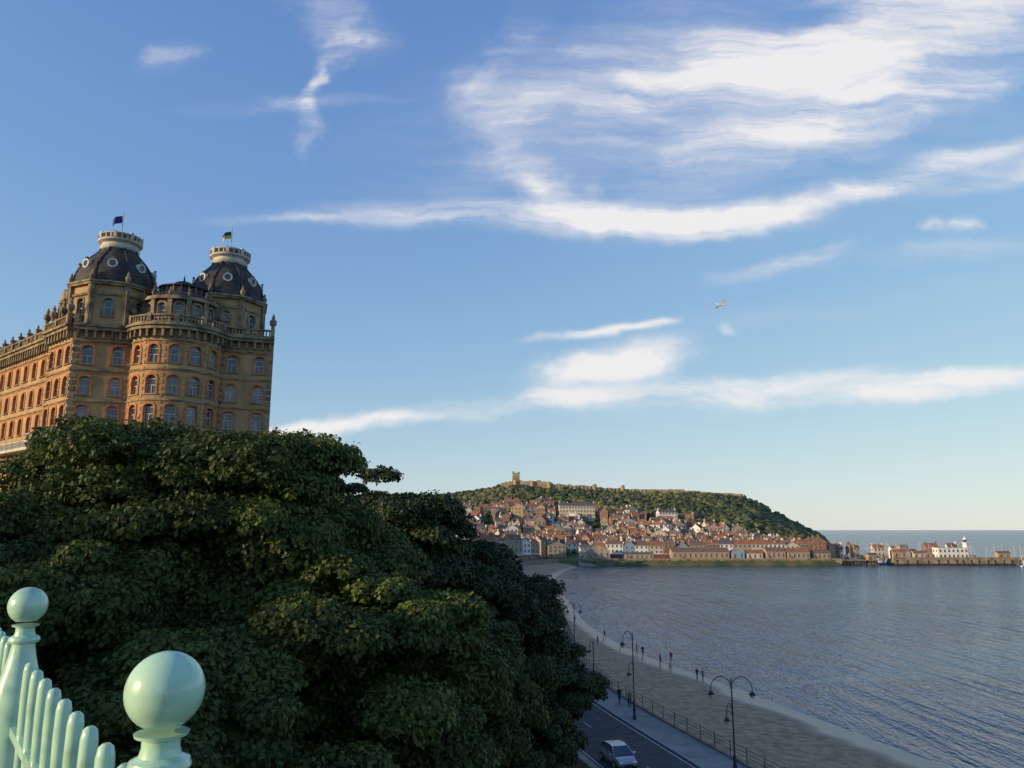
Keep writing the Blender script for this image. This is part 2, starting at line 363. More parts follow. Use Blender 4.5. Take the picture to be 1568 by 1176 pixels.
def facade(mb,M,u0,u1,n,ww=1.35,nseg=1):
    cw=(u1-u0)/n
    for (z0,z1,ri) in ROWS+[TOPR]:
        for i in range(n):
            cell(mb,M,u0+i*cw,u0+(i+1)*cw,z0,z1,ww,2.5,.75,ri*ww*.9)
        band(mb,M,u0,u1,z1-.22,z1-.02,0,.16,ST,nseg)
        band(mb,M,u0,u1,z1-.45,z1-.35,0,.06,TE,nseg)
    band(mb,M,u0,u1,47.0,48.3,0,.08,BR,nseg)
    band(mb,M,u0,u1,48.3,48.75,0,.95,ST,nseg); band(mb,M,u0,u1,48.75,49.05,0,1.25,ST,nseg)
    nb=int((u1-u0)/.95)
    for i in range(nb):
        c=u0+(i+.5)*(u1-u0)/nb
        band(mb,M,c-.14,c+.14,47.3,48.297,.08,.8,ST)
    band(mb,M,u0,u1,49.05,49.3,.55,.95,ST,nseg); band(mb,M,u0,u1,50.05,50.25,.5,1.0,ST,nseg)
    nb=int((u1-u0)/.45)
    for i in range(nb):
        c=u0+(i+.5)*(u1-u0)/nb; w=.09
        band(mb,M,c-w,c+w,49.3,50.047,.65,.85,ST)
    nb=max(2,int((u1-u0)/3.2))
    for i in range(nb+1):
        c=u0+.3+i*(u1-u0-.6)/nb
        band(mb,M,c-.25,c+.25,49.3,50.4,.45,1.05,ST)
A=Vector((-58.6,100)); B=Vector((-34.5,108.5)); dR=(B-A).normalized(); nR=Vector((dR.y,-dR.x))
dL=Vector((-.767,.642)).normalized(); nL=Vector((-dL.y,dL.x))
if nL.dot(-A)<0: nL=-nL
hotel=empty('grand_hotel',(0,0,0))
MR=straight(A,dR,nR); ML=straight(A,dL,nL)
mb=MB()
LR=(B-A).length
facade(mb,MR,0,7.2,2); facade(mb,MR,18.2,LR,2)
for (z0,z1,ri) in ROWS+[TOPR]: mb.quad(MR(7.2,0,z0),MR(18.2,0,z0),MR(18.2,0,z1),MR(7.2,0,z1),BR)
mb.quad(MR(7.2,0,47),MR(18.2,0,47),MR(18.2,0,50),MR(7.2,0,50),BR)
for u in(.0,LR-.7,6.5,18.3):
    for z in np.arange(18.5,47,.9): band(mb,MR,u,u+.7,z,z+.5,0,.1,ST)
mb.build('front_wall',HM,hotel)
mb=MB()
facade(mb,ML,0,8.4,3,1.5)
for u in(0,7.7):
    for z in np.arange(18.5,47,.9): band(mb,ML,u,u+.7,z,z+.5,0,.1,ST)
M2=straight(A-nL*1.2,dL,nL); facade(mb,M2,8.4,66.6,17,1.4)
mb.quad(ML(8.4,0,18),ML(8.4,-1.2,18),ML(8.4,-1.2,50),ML(8.4,0,50),BR)
band(mb,ML,-1.2,8.9,33.5,33.9,0,1.7,WS); band(mb,ML,-1.2,8.9,34.75,34.9,1.45,1.65,WS)
band(mb,ML,8.9,66,33.0,33.4,-1.2,.5,WS); band(mb,ML,8.9,66,34.25,34.4,.3,.48,WS)
for i in range(24): band(mb,ML,-1+i*.42,-.84+i*.42,33.9,34.747,1.48,1.6,WS)
for i in range(134): band(mb,ML,9+i*.42,9.14+i*.42,33.4,34.247,.33,.45,WS)
for i in range(6): band(mb,ML,-.8+i*1.8,-.4+i*1.8,32.6,33.497,0,1.2,ST)
mb.build('west_wing',HM,hotel)
bc=Vector((-47.0,105.7)); ra=6.0; an=math.atan2(nR.y,nR.x); a0=an-R(92)
MBay=cylm(bc,ra,a0); mb=MB(); UU=ra*R(184)
facade(mb,MBay,0,UU,7,1.4,nseg=28)
for i in range(1,7):
    for z in np.arange(18.5,47,.9): band(mb,MBay,UU*i/7-.22,UU*i/7+.22,z,z+.5,0,.07,BR)
ra2=4.9; MBa=cylm(bc,ra2,an-R(95)); U2=ra2*R(190)
for i in range(7): cell(mb,MBa,U2*i/7,U2*(i+1)/7,49.2,52.9,1.05,2.1,1.1,.3,SL,ST)
for i in range(8):
    c=U2*i/7; band(mb,MBa,c-.28,c+.28,49.2,52.9,0,.35,ST)
    x,y,z=MBa(c,.3,53.4); mb.lathe([(.1,0),(.24,.25),(.28,.55),(.1,.7),(.14,.85),(.02,1.1)],(x,y,z),8,ST)
band(mb,MBa,0,U2,52.9,53.15,0,.5,ST,24); band(mb,MBa,0,U2,53.15,53.4,-.2,.4,ST,24)
mb.lathe([(5.0,53.2),(4.4,54.0),(3.2,54.6),(3.1,55.3)],(bc.x,bc.y,0),20,SL)
for i in range(20):
    a=2*math.pi*i/20; mb.box((bc.x+3.15*math.cos(a),bc.y+3.15*math.sin(a),55.0),(.14,.14,.9),ST,a)
mb.lathe([(3.3,55.45),(3.35,55.5),(3.35,55.65),(2.2,55.9),(1.0,56.7),(.15,57.0),(.1,57.5),(.02,57.9)],(bc.x,bc.y,0),20,SL)
mb.build('curved_bay',HM,hotel)
def tower(c,name,flag):
    mb=MB(); rr=5.5; n=8
    rot=an+R(22.5)
    for k in range(n):
        p0=Vector((c[0]+rr*math.cos(rot+2*math.pi*k/n),c[1]+rr*math.sin(rot+2*math.pi*k/n)))
        p1=Vector((c[0]+rr*math.cos(rot+2*math.pi*(k+1)/n),c[1]+rr*math.sin(rot+2*math.pi*(k+1)/n)))
        d=(p1-p0); L=d.length; d.normalize(); nn=Vector((d.y,-d.x)); M=straight(p0,d,nn)
        cell(mb,M,0,L,49.0,54.6,1.15,2.5,1.3,.35,BR,ST)
        band(mb,M,-.25,.3,49,54.6,.0,.4,ST); band(mb,M,L-.3,L+.25,49,54.6,.0,.4,ST)
        band(mb,M,-.3,L+.3,54.6,54.9,-.2,.5,ST); band(mb,M,-.3,L+.3,54.9,55.15,-.3,.65,ST)
        band(mb,M,.6,L-.6,53.2,53.5,0,.25,ST)
    for k in range(n):
        a=rot+2*math.pi*k/n
        mb.lathe([(.16,0),(.34,.3),(.38,.7),(.14,.95),(.2,1.15),(.02,1.6)],(c[0]+5.7*math.cos(a),c[1]+5.7*math.sin(a),55.15),8,ST)
    mb.build(name+'_drum',HM,hotel)
    mb=MB(); prof=[(5.5,55.1),(5.45,55.6),(5.3,56.4),(5.05,57.2),(4.65,58.0),(4.15,58.8),(3.55,59.5),(2.95,60.15),(2.6,60.6),(2.4,61.1)]
    mb.lathe(prof,(c[0],c[1],0),24,SL)
    for k in range(8):
        a=rot+2*math.pi*k/8
        mb.tube([(c[0]+(r_+.03)*math.cos(a),c[1]+(r_+.03)*math.sin(a),z) for r_,z in prof],.14,5,SL)
    mb.lathe([(2.45,61.0),(2.6,61.2),(2.6,61.5),(2.4,61.6),(2.4,61.9),(2.9,62.15),(2.95,62.4),(2.7,62.45)],(c[0],c[1],0),24,WS)
    for k in range(24):
        a=2*math.pi*k/24; mb.box((c[0]+2.75*math.cos(a),c[1]+2.75*math.sin(a),62.75),(.16,.16,.64),WS,a)
    mb.lathe([(2.85,63.03),(2.9,63.05),(2.9,63.2),(2.6,63.2),(2.6,63.04)],(c[0],c[1],0),24,WS)
    for k in range(8):
        a=2*math.pi*k/8+.2; mb.box((c[0]+2.77*math.cos(a),c[1]+2.77*math.sin(a),62.9),(.4,.4,.95),WS,a)
    for k in range(8):
        a=rot+2*math.pi*(k+.5)/8; z=57.9; r_=4.6
        ca,sa=math.cos(a),math.sin(a); t=Vector((-sa,ca,0)); o=Vector((ca,sa,0)); up=Vector((0,0,1))
        cc=Vector((c[0],c[1],z))+o*(r_+.25)
        ring=[];fs=[];n2=14
        for q in range(n2):
            w=2*math.pi*q/n2; v=t*math.cos(w)+up*math.sin(w)
            ring+= [cc+v*.42+o*.0, cc+v*.45+o*.14, cc+v*.66+o*.14, cc+v*.7-o*.75]
        for q in range(n2):
            p=(q+1)%n2
            for s_ in range(3): fs.append((q*4+s_,q*4+s_+1,p*4+s_+1,p*4+s_))
        mb.add(ring,fs,WS); mb.add([cc+(t*math.cos(2*math.pi*q/n2)+up*math.sin(2*math.pi*q/n2))*.42 for q in range(n2)],[tuple(range(n2))],GL)
        mb.box(tuple(cc+up*.8),(.3,.3,.3),ST,a)
    mb.tube([(c[0],c[1],61),(c[0],c[1],67.2)],.07,6,WS)
    mb.lathe([(1.0,62.3),(.9,63.2),(.5,63.6),(.1,64)],(c[0],c[1],0),12,SL)
    mb.build(name+'_dome',HM,hotel,True)
    if flag is not None:
        mb=MB(); pr=[]
        for i in range(9):
            for j in range(3):
                u=i/8*1.7; pr.append((c[0]-u*.8+ .1*math.sin(u*5), c[1]-u*.25+.18*math.sin(u*4+.5), 66.9-j*.55-u*.55))
        fs=[(i*3+j,(i+1)*3+j,(i+1)*3+j+1,i*3+j+1) for i in range(8) for j in range(2)]
        mb.add(pr,fs,0)
        for q in range(len(fs)): mb.m[q]=0 if q%2 else 1
        mb.build(name+'_flag',flag,hotel)
fb=plain('flag_blue',(.03,.05,.16),.8); fy=plain('flag_yellow',(.6,.45,.05),.8)
tower((-56.3,105.0),'corner_tower',[fb,fb]); tower((-42.7,111.0),'east_tower',[fy,fb])
mb=MB()
far=66.6
rp=[MR(0,0,49.04),MR(LR,0,49.04),MR(LR,-22,49.04),ML(far,-22,49.04),ML(far,0,49.04)]
mb.add(rp,[(0,1,2,3,4)],SL)
mb.quad(MR(LR,0,17),MR(LR,-22,17),MR(LR,-22,50),MR(LR,0,50),BR); mb.quad(MR(LR,-22,17),ML(far,-22,17),ML(far,-22,50),MR(LR,-22,50),BR)
mb.quad(ML(far,0,17),ML(far,-22,17),ML(far,-22,50),ML(far,0,50),BR)
for (u0,u1) in((10,66),):
    mb.quad(ML(u0,-1.8,49.1),ML(u1,-1.8,49.1),ML(u1,-4.2,51.4),ML(u0,-4.2,51.4),SL)
    mb.quad(ML(u0,-4.2,51.4),ML(u1,-4.2,51.4),ML(u1,-14,52),ML(u0,-14,52),SL)
    mb.quad(ML(u0,-1.8,49.1),ML(u0,-4.2,51.4),ML(u0,-14,52),ML(u0,-14,49),SL)
def gable(M,u,w,z,h,d=.3):
    pr=[(-w,0),(w,0),(w*.95,h*.3),(w*.6,h*.42),(w*.52,h*.75),(w*.25,h*.95),(0,h*1.02),(-w*.25,h*.95),(-w*.52,h*.75),(-w*.6,h*.42),(-w*.95,h*.3)]
    a=[M(u+x,d,z+y) for x,y in pr]; c=[M(u+x,d-.6,z+y) for x,y in pr]; n=len(pr)
    mb.add(a,[tuple(range(n))],ST); mb.add(c,[tuple(range(n))],ST)
    for i in range(n): mb.quad(a[i],a[(i+1)%n],c[(i+1)%n],c[i],ST)
    band(mb,M,u-.5,u+.5,z+.8,z+h*.6,d,d+.02,GL); band(mb,M,u-.75,u-.5,z+.6,z+h*.66,d,d+.15,ST); band(mb,M,u+.5,u+.75,z+.6,z+h*.66,d,d+.15,ST); band(mb,M,u-.9,u+.9,z+h*.66,z+h*.74,d,d+.25,ST)
gable(ML,4.3,3.3,49.1,5.6); gable(M2,44,2.6,49.1,4.5)
for u in(10.5,13.5,17,20.5,24,27.5,31,34.5,38,50,54,58,62):
    gable(M2,u,.85,49.2,2.3,.2)
    x,y,z=M2(u+1.7,.75,50.4); mb.lathe([(.16,0),(.32,.3),(.36,.6),(.12,.85),(.18,1.0),(.02,1.35)],(x,y,z),8,ST)
for M,u in((ML,0.2),(ML,8.2),(MR,7.0),(MR,18.4),(MR,LR-.3),(ML,2.5),(ML,6)):
    x,y,z=M(u,.75,50.4); mb.lathe([(.25,0),(.3,.2),(.2,.3),(.5,.7),(.52,1.2),(.2,1.5),(.28,1.75),(.03,2.3)],(x,y,z),8,ST)
for u in(30,46,60):
    x,y,z=ML(u,-9,53.2); mb.box((x,y,z),(2.6,1.2,3.0),BR,math.atan2(dL.y,dL.x))
    for k in(-.8,0,.8): mb.lathe([(.2,0),(.16,.8)],(x+k*dL.x,y+k*dL.y,z+1.5),8,TE)
mb.build('roof_and_gables',HM,hotel)

# ---------------------------------------------------------------- mint railing and footbridge deck
m_mint,nt,b=new_mat('mint_gloss_paint')
tc=N(nt,'ShaderNodeTexCoord'); no=N(nt,'ShaderNodeTexNoise'); no.inputs['Scale'].default_value=11; no.inputs['Detail'].default_value=8; nt.links.new(tc.outputs['Object'],no.inputs['Vector'])
r=N(nt,'ShaderNodeValToRGB'); r.color_ramp.elements[0].position=.25; r.color_ramp.elements[1].position=.5; r.color_ramp.elements[0].color=(.28,.46,.33,1); r.color_ramp.elements[1].color=(.45,.70,.50,1)
nt.links.new(no.outputs['Fac'],r.inputs[0]); nt.links.new(r.outputs[0],b.inputs['Base Color']); b.inputs['Roughness'].default_value=.28
b.inputs['Coat Weight'].default_value=.7; b.inputs['Coat Roughness'].default_value=.06
bp=N(nt,'ShaderNodeBump'); bp.inputs['Strength'].default_value=.22; bp.inputs['Distance'].default_value=.004
n3=N(nt,'ShaderNodeTexNoise'); n3.inputs['Scale'].default_value=38; nt.links.new(tc.outputs['Object'],n3.inputs['Vector']); nt.links.new(n3.outputs['Fac'],bp.inputs['Height']); nt.links.new(bp.outputs['Normal'],b.inputs['Normal'])
rail=empty('cast_iron_railing',(0,0,0))
F0=Vector((-.694,1.627)); fd=Vector((-.612,.791)); zb=EYE-.316; deck=EYE-1.6
post_prof=[(.11,-1.28),(.11,-1.1),(.095,-1.08),(.095,-.45),(.098,-.42),(.094,-.38),(.08,-.31),(.062,-.25),(.05,-.20),(.045,-.17),(.044,-.155),(.056,-.15),(.06,-.14),(.056,-.128),(.04,-.12),(.036,-.105),(.036,-.09),(.05,-.084),(.052,-.078)]
def ballp():
    return [(.0755*math.sin(t),-.0755*math.cos(t)) for t in np.linspace(.55,math.pi-.02,18)]
for k in range(-1,5):
    p=F0+fd*2.23*k; mb=MB(); mb.lathe(post_prof,(p.x,p.y,zb),40); mb.lathe(ballp(),(p.x,p.y,zb),48)
    mb.build('post',[m_mint],rail,True)
    mb=MB()
    for i in range(1,10):
        s=.21*i+.065
        q=p+fd*s
        mb.lathe([(.017,-.85),(.017,-.62),(.024,-.6),(.017,-.58),(.021,-.3),(.024,-.12),(.0225,-.03),(.018,-.008),(.009,0)],(q.x,q.y,EYE-.513),14)
    a=p+fd*.06; c=p+fd*2.17
    for z in(EYE-.80,EYE-1.42): mb.box(((a.x+c.x)/2,(a.y+c.y)/2,z),((c-a).length,.05,.035),0,math.atan2(fd.y,fd.x))
    mb.build('railing_panel',[m_mint],rail,True)
pn=Vector((-.791,-.612))
mb=MB(); a=F0-fd*6+pn*-.15; c=F0+fd*45+pn*-.15
P=[a,c,c+pn*4.5,a+pn*4.5]
mb.add([(p.x,p.y,deck) for p in P]+[(p.x,p.y,deck-.5) for p in P],[(0,1,2,3),(4,5,6,7),(0,1,5,4),(1,2,6,5),(2,3,7,6),(3,0,4,7)],0)
for s in(-3,12,28,42):
    q=F0+fd*s+pn*2.1; mb.box((q.x,q.y,deck/2+4),(2,2,deck-9),1)
mb.build('footbridge_deck',[m_pave,m_stone])
mb=MB(); gpier=(-25.6,40,0)
mb.box((gpier[0],gpier[1],20.0),(1.5,1.2,5.2),0); mb.box((gpier[0],gpier[1],22.75),(1.8,1.5,.3),0); mb.box((gpier[0],gpier[1],23.15),(1.2,1.0,.5),0,0,.6)
mb.lathe([(.05,0),(.05,.8),(.18,.9),(.24,1.3),(.1,1.5),(.02,1.6)],(gpier[0]-.3,gpier[1],23.4),8,1)
mb.build('gate_pier',[plain('teal_paint',(.05,.2,.16),.5),m_iron])

# ---------------------------------------------------------------- trees
m_bark=noisy('bark',(.04,.03,.022),(.1,.08,.06),3,.95,bump=.6,bscale=10)
L1=leaf_mat('leaf_sycamore',(.028,.043,.010),(.145,.185,.04),.25)
L2=leaf_mat('leaf_dark',(.016,.027,.010),(.06,.085,.026),.0)
L3=leaf_mat('leaf_olive',(.034,.048,.012),(.155,.18,.04),.25)
def rv(n):
    v=rng.normal(size=(n,3)); return v/np.linalg.norm(v,axis=1)[:,None]
def crown_mesh(name,crowns,mat,nros,ls=.17,lw=.06,nl=11):
    Cs=[];Ax=[];Tn=[]
    for (c,r) in crowns:
        c=np.array(c,float); r=np.array(r,float); rm=r.mean()
        K=max(34,int(13*rm)); d=rv(K); d[:,2]=np.where(d[:,2]<-.5,-d[:,2],d[:,2])
        lc=c+d*r*rng.uniform(.62,1.0,(K,1)); lr=rm*rng.uniform(.13,.30,K)
        n=nros//K+1
        li=np.repeat(np.arange(K),n)
        e=rv(len(li))
        out=(lc[li]-c)/r; out/=np.linalg.norm(out,axis=1)[:,None]
        g=out*.6+np.array([0,0,.65]); g/=np.linalg.norm(g,axis=1)[:,None]
        flip=(e*g).sum(1)<-.1; e[flip]*=-1
        P=lc[li]+e*lr[li][:,None]*rng.uniform(.6,1.12,(len(li),1))*np.array([1.25,1.25,.7])
        Cs.append(P); Ax.append(e*.6+out*.35+np.array([0,0,.6])+rng.normal(size=e.shape)*.2)
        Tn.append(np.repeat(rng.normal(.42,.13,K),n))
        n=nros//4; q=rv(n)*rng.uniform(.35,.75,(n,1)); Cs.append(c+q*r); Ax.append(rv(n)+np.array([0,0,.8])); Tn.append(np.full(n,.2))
    C=np.concatenate(Cs); A_=np.concatenate(Ax); A_/=np.linalg.norm(A_,axis=1)[:,None]; Tn=np.concatenate(Tn)
    n=len(C); ref=np.where(np.abs(A_[:,2:3])<.9,np.array([[0,0,1.]]),np.array([[1.,0,0]]))
    T=np.cross(A_,ref); T/=np.linalg.norm(T,axis=1)[:,None]; Bn=np.cross(A_,T)
    ph=rng.uniform(0,6.28,n)[:,None]+np.arange(nl)[None]*2.4
    droop=rng.uniform(0,1.1,(n,nl))
    dirv=(T[:,None]*np.cos(ph)[...,None]+Bn[:,None]*np.sin(ph)[...,None])
    ld=dirv*np.cos(droop)[...,None]-A_[:,None]*np.sin(droop)[...,None]*.8; ld[...,2]-=.2
    ld/=np.linalg.norm(ld,axis=2)[...,None]
    sd=np.cross(ld,A_[:,None]+rng.normal(size=(n,nl,3))*.35); sd/=np.linalg.norm(sd,axis=2)[...,None]
    L=ls*rng.uniform(.6,1.3,(n,nl,1)); W=lw*rng.uniform(.7,1.3,(n,nl,1))
    base=C[:,None]+dirv*.06+A_[:,None]*rng.uniform(-.14,.14,(n,nl,1))
    up=np.cross(sd,ld)
    v0=base; v1=base+ld*L*.55+sd*W+up*W*.3; v2=base+ld*L; v3=base+ld*L*.55-sd*W+up*W*.3
    V=np.stack([v0,v1,v2,v3],2).reshape(-1,3); m=n*nl
    o=np.arange(m)[:,None]*4
    F=np.concatenate([o+np.array([[0,1,2]]),o+np.array([[0,2,3]])])
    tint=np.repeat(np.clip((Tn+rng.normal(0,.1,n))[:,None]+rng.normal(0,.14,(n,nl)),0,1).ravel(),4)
    return fastmesh(name,V,F,[mat],tint)
def tree(name,base,crowns,mat,nros,tr=.35,**kw):
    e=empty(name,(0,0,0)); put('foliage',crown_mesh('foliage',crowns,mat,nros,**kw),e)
    mb=MB(); c0=np.array(crowns[0][0]); b0=np.array(base,float)
    fork=b0+(c0-b0)*.45; fork[0]+=.3
    mb.tube([b0-[0,0,1],b0+(fork-b0)*.5+[.12,.1,0],fork],[tr*1.4,tr,tr*.85],10)
    for (c,r) in crowns:
        c=np.array(c); r=np.array(r)
        for k in range(9):
            d=rv(1)[0]; d[2]=abs(d[2])*.7; end=c+d*r*.8; mid=(fork+end)/2+rng.normal(size=3)*.4+[0,0,-.3]
            mb.tube([fork,fork+(mid-fork)*.5+rng.normal(size=3)*.2,mid,end],[tr*.6,tr*.4,tr*.26,tr*.07],6)
            for j in range(3):
                e2=mid+rv(1)[0]*r*.4; mb.tube([mid,(mid+e2)/2+rng.normal(size=3)*.15,e2],[tr*.2,tr*.12,.02],5)
    mb.build('trunk_and_limbs',[m_bark],e,True)
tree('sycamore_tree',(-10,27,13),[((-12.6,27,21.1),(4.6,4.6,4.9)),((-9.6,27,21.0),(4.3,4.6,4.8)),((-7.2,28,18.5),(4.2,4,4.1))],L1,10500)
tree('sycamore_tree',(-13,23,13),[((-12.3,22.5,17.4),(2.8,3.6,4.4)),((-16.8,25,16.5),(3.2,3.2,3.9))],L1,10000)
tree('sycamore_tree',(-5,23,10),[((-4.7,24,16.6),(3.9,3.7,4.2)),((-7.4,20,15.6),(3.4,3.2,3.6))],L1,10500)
tree('sycamore_tree',(-3,37,8),[((-2.9,38,13.9),(3.9,3.8,4.0)),((-4.5,33,13.2),(3.4,3.3,3.6))],L3,7500,ls=.19,lw=.07)
tree('sycamore_tree',(-9,18,11),[((-8.2,17,15.4),(3.4,3.0,3.2)),((-4.2,18,14.0),(3.1,3,2.9))],L1,9500)
tree('holm_oak_tree',(-7,45,12),[((-7.4,46,20.1),(4.6,4.6,5.0)),((-3.6,48,17.4),(3.8,3.6,3.8)),((-11.5,44,17.5),(3.8,3.6,4.2))],L2,6500,ls=.22,lw=.085,nl=10)
tree('holm_oak_tree',(-16,56,15),[((-17.2,57,23.2),(4.4,4.4,4.9)),((-12.8,59,21.4),(3.2,3.4,3.8))],L2,5000,ls=.26,lw=.1,nl=10)
tree('sycamore_tree',(-1,51,7),[((-.9,51,14.8),(4.2,4.2,4.7))],L2,9500,ls=.22,lw=.08,nl=10)
tree('elm_tree',(2.5,54,5),[((3.0,54,11.6),(2.9,3.1,2.9)),((.8,50,9.6),(3,3,2.8))],L2,5000,ls=.22,lw=.08,nl=10)
tree('elm_tree',(-24,62,15),[((-24,60,20.5),(5,5,4.8)),((-28.4,50,18.0),(4.2,4.6,4.2))],L1,4500,ls=.3,lw=.12,nl=10)
tree('elm_tree',(0,70,5),[((0,74,9.5),(4.2,8,4.3)),((-1,90,9.5),(4.6,9,4.6))],L2,4500,ls=.33,lw=.14,nl=10)
tree('elm_tree',(-2,120,6),[((-3,115,10),(5,14,5)),((-5,150,11),(6,20,6)),((-8,200,12),(7,25,6))],L2,4000,ls=.6,lw=.3,nl=10)

# ---------------------------------------------------------------- headland woodland (mass)
bm=bmesh.new(); bmesh.ops.create_icosphere(bm,subdivisions=2,radius=1); bm.verts.ensure_lookup_table()
IV=np.array([v.co.normalized()[:] for v in bm.verts]); IF=np.array([[v.index for v in f.verts] for f in bm.faces]); bm.free()
def town_limit(x): return np.interp(x,[-80,20,60,130,170,210],[700,690,665,640,585,545])
def woodland(name,X,Y,rad,mat):
    n=len(X); Z=ground_h(X,Y)
    Vv=IV[None]*rad[:,None,None]*np.array([1,1,.95])*(1+rng.normal(0,.2,(n,len(IV),1)))
    Vv=Vv+np.stack([X,Y,Z+rad*.5],-1)[:,None]
    F=(IF[None]+np.arange(n)[:,None,None]*len(IV)).reshape(-1,3)
    tint=np.clip((rng.normal(.38,.2,n)+.22*np.sin(X*.035+Y*.02)*np.cos(Y*.04))[:,None]+rng.normal(0,.14,(n,len(IV))),0,1).ravel()
    put(name,fastmesh(name,Vv.reshape(-1,3),F,[mat],tint))
LW=leaf_mat('distant_foliage',(.032,.05,.02),(.17,.17,.055),0)
X=rng.uniform(-150,345,6200); Y=rng.uniform(540,862,6200)
k=(Y>town_limit(X)+rng.normal(0,6,6200))&(ground_h(X,Y)>3)&~((X>-14)&(Y>822))&~((X>260)&(Y>800)&(rng.random(6200)<.5))
X,Y=X[k],Y[k]; rad=rng.uniform(1.8,3.8,len(X)); woodland('headland_woodland',X,Y,rad,LW)
X=rng.uniform(-90,200,420); Y=rng.uniform(525,690,420); woodland('town_trees',X,Y,rng.uniform(1.8,3.6,420),LW)
X=rng.uniform(-150,-20,260); Y=rng.uniform(300,520,260); k=X<xw_(Y)-20; woodland('cliff_garden_trees',X[k],Y[k],rng.uniform(2.5,5,k.sum()),LW)

# ---------------------------------------------------------------- castle
m_castle=noisy('castle_stone',(.26,.195,.12),(.45,.35,.23),.3,.95)
cas=empty('castle',(0,0,0)); mb=MB(); z=gh(4,846)
mb.box((4.5,846,z+7),(8,8,14.5)); mb.box((1.4,842.6,z+15.1),(2,.8,2.4)); mb.box((7.4,842.6,z+14.8),(2,.8,1.6)); mb.box((4.2,849,z+14.7),(6,.8,1.2)); mb.box((.9,846,z+14.6),(.7,4,1))
mb.box((9.5,845,z+3),(3,6,8)); mb.box((-1.5,845.5,z+2.5),(4.5,5,6))
for dx in(-2,0,2):
    for dz in(4,8,11): mb.box((4.5+dx,841.95,z+dz),(.6,.1,1.4),1)
mb.build('keep',[m_castle,m_glass],cas)
mb=MB(); pts=[(-12,836),(4,832),(22,830),(40,830),(60,832),(89,836),(120,842),(150,846),(188,847),(215,848),(252,848)]
for i in range(len(pts)-1):
    (x0,y0),(x1,y1)=pts[i],pts[i+1]; n=max(2,int((x1-x0)/4))
    hh=[7,7,8,6.5,5.5,4,3.2,3.4,2.8,2.6][i]
    for j in range(n):
        a=x0+(x1-x0)*(j+.5)/n; yb=y0+(y1-y0)*(j+.5)/n
        h=hh*random.uniform(.75,1.1); mb.box((a,yb,gh(a,yb)+h/2-1),((x1-x0)/n+.02*(j%2),1.2+.1*(j%2),h+4))
    if i in(1,2,3,5,6): mb.lathe([(2.4,0),(2.2,9)],(x0,y0-.5,gh(x0,y0)-1),10)
mb.build('curtain_wall',[m_castle],cas)

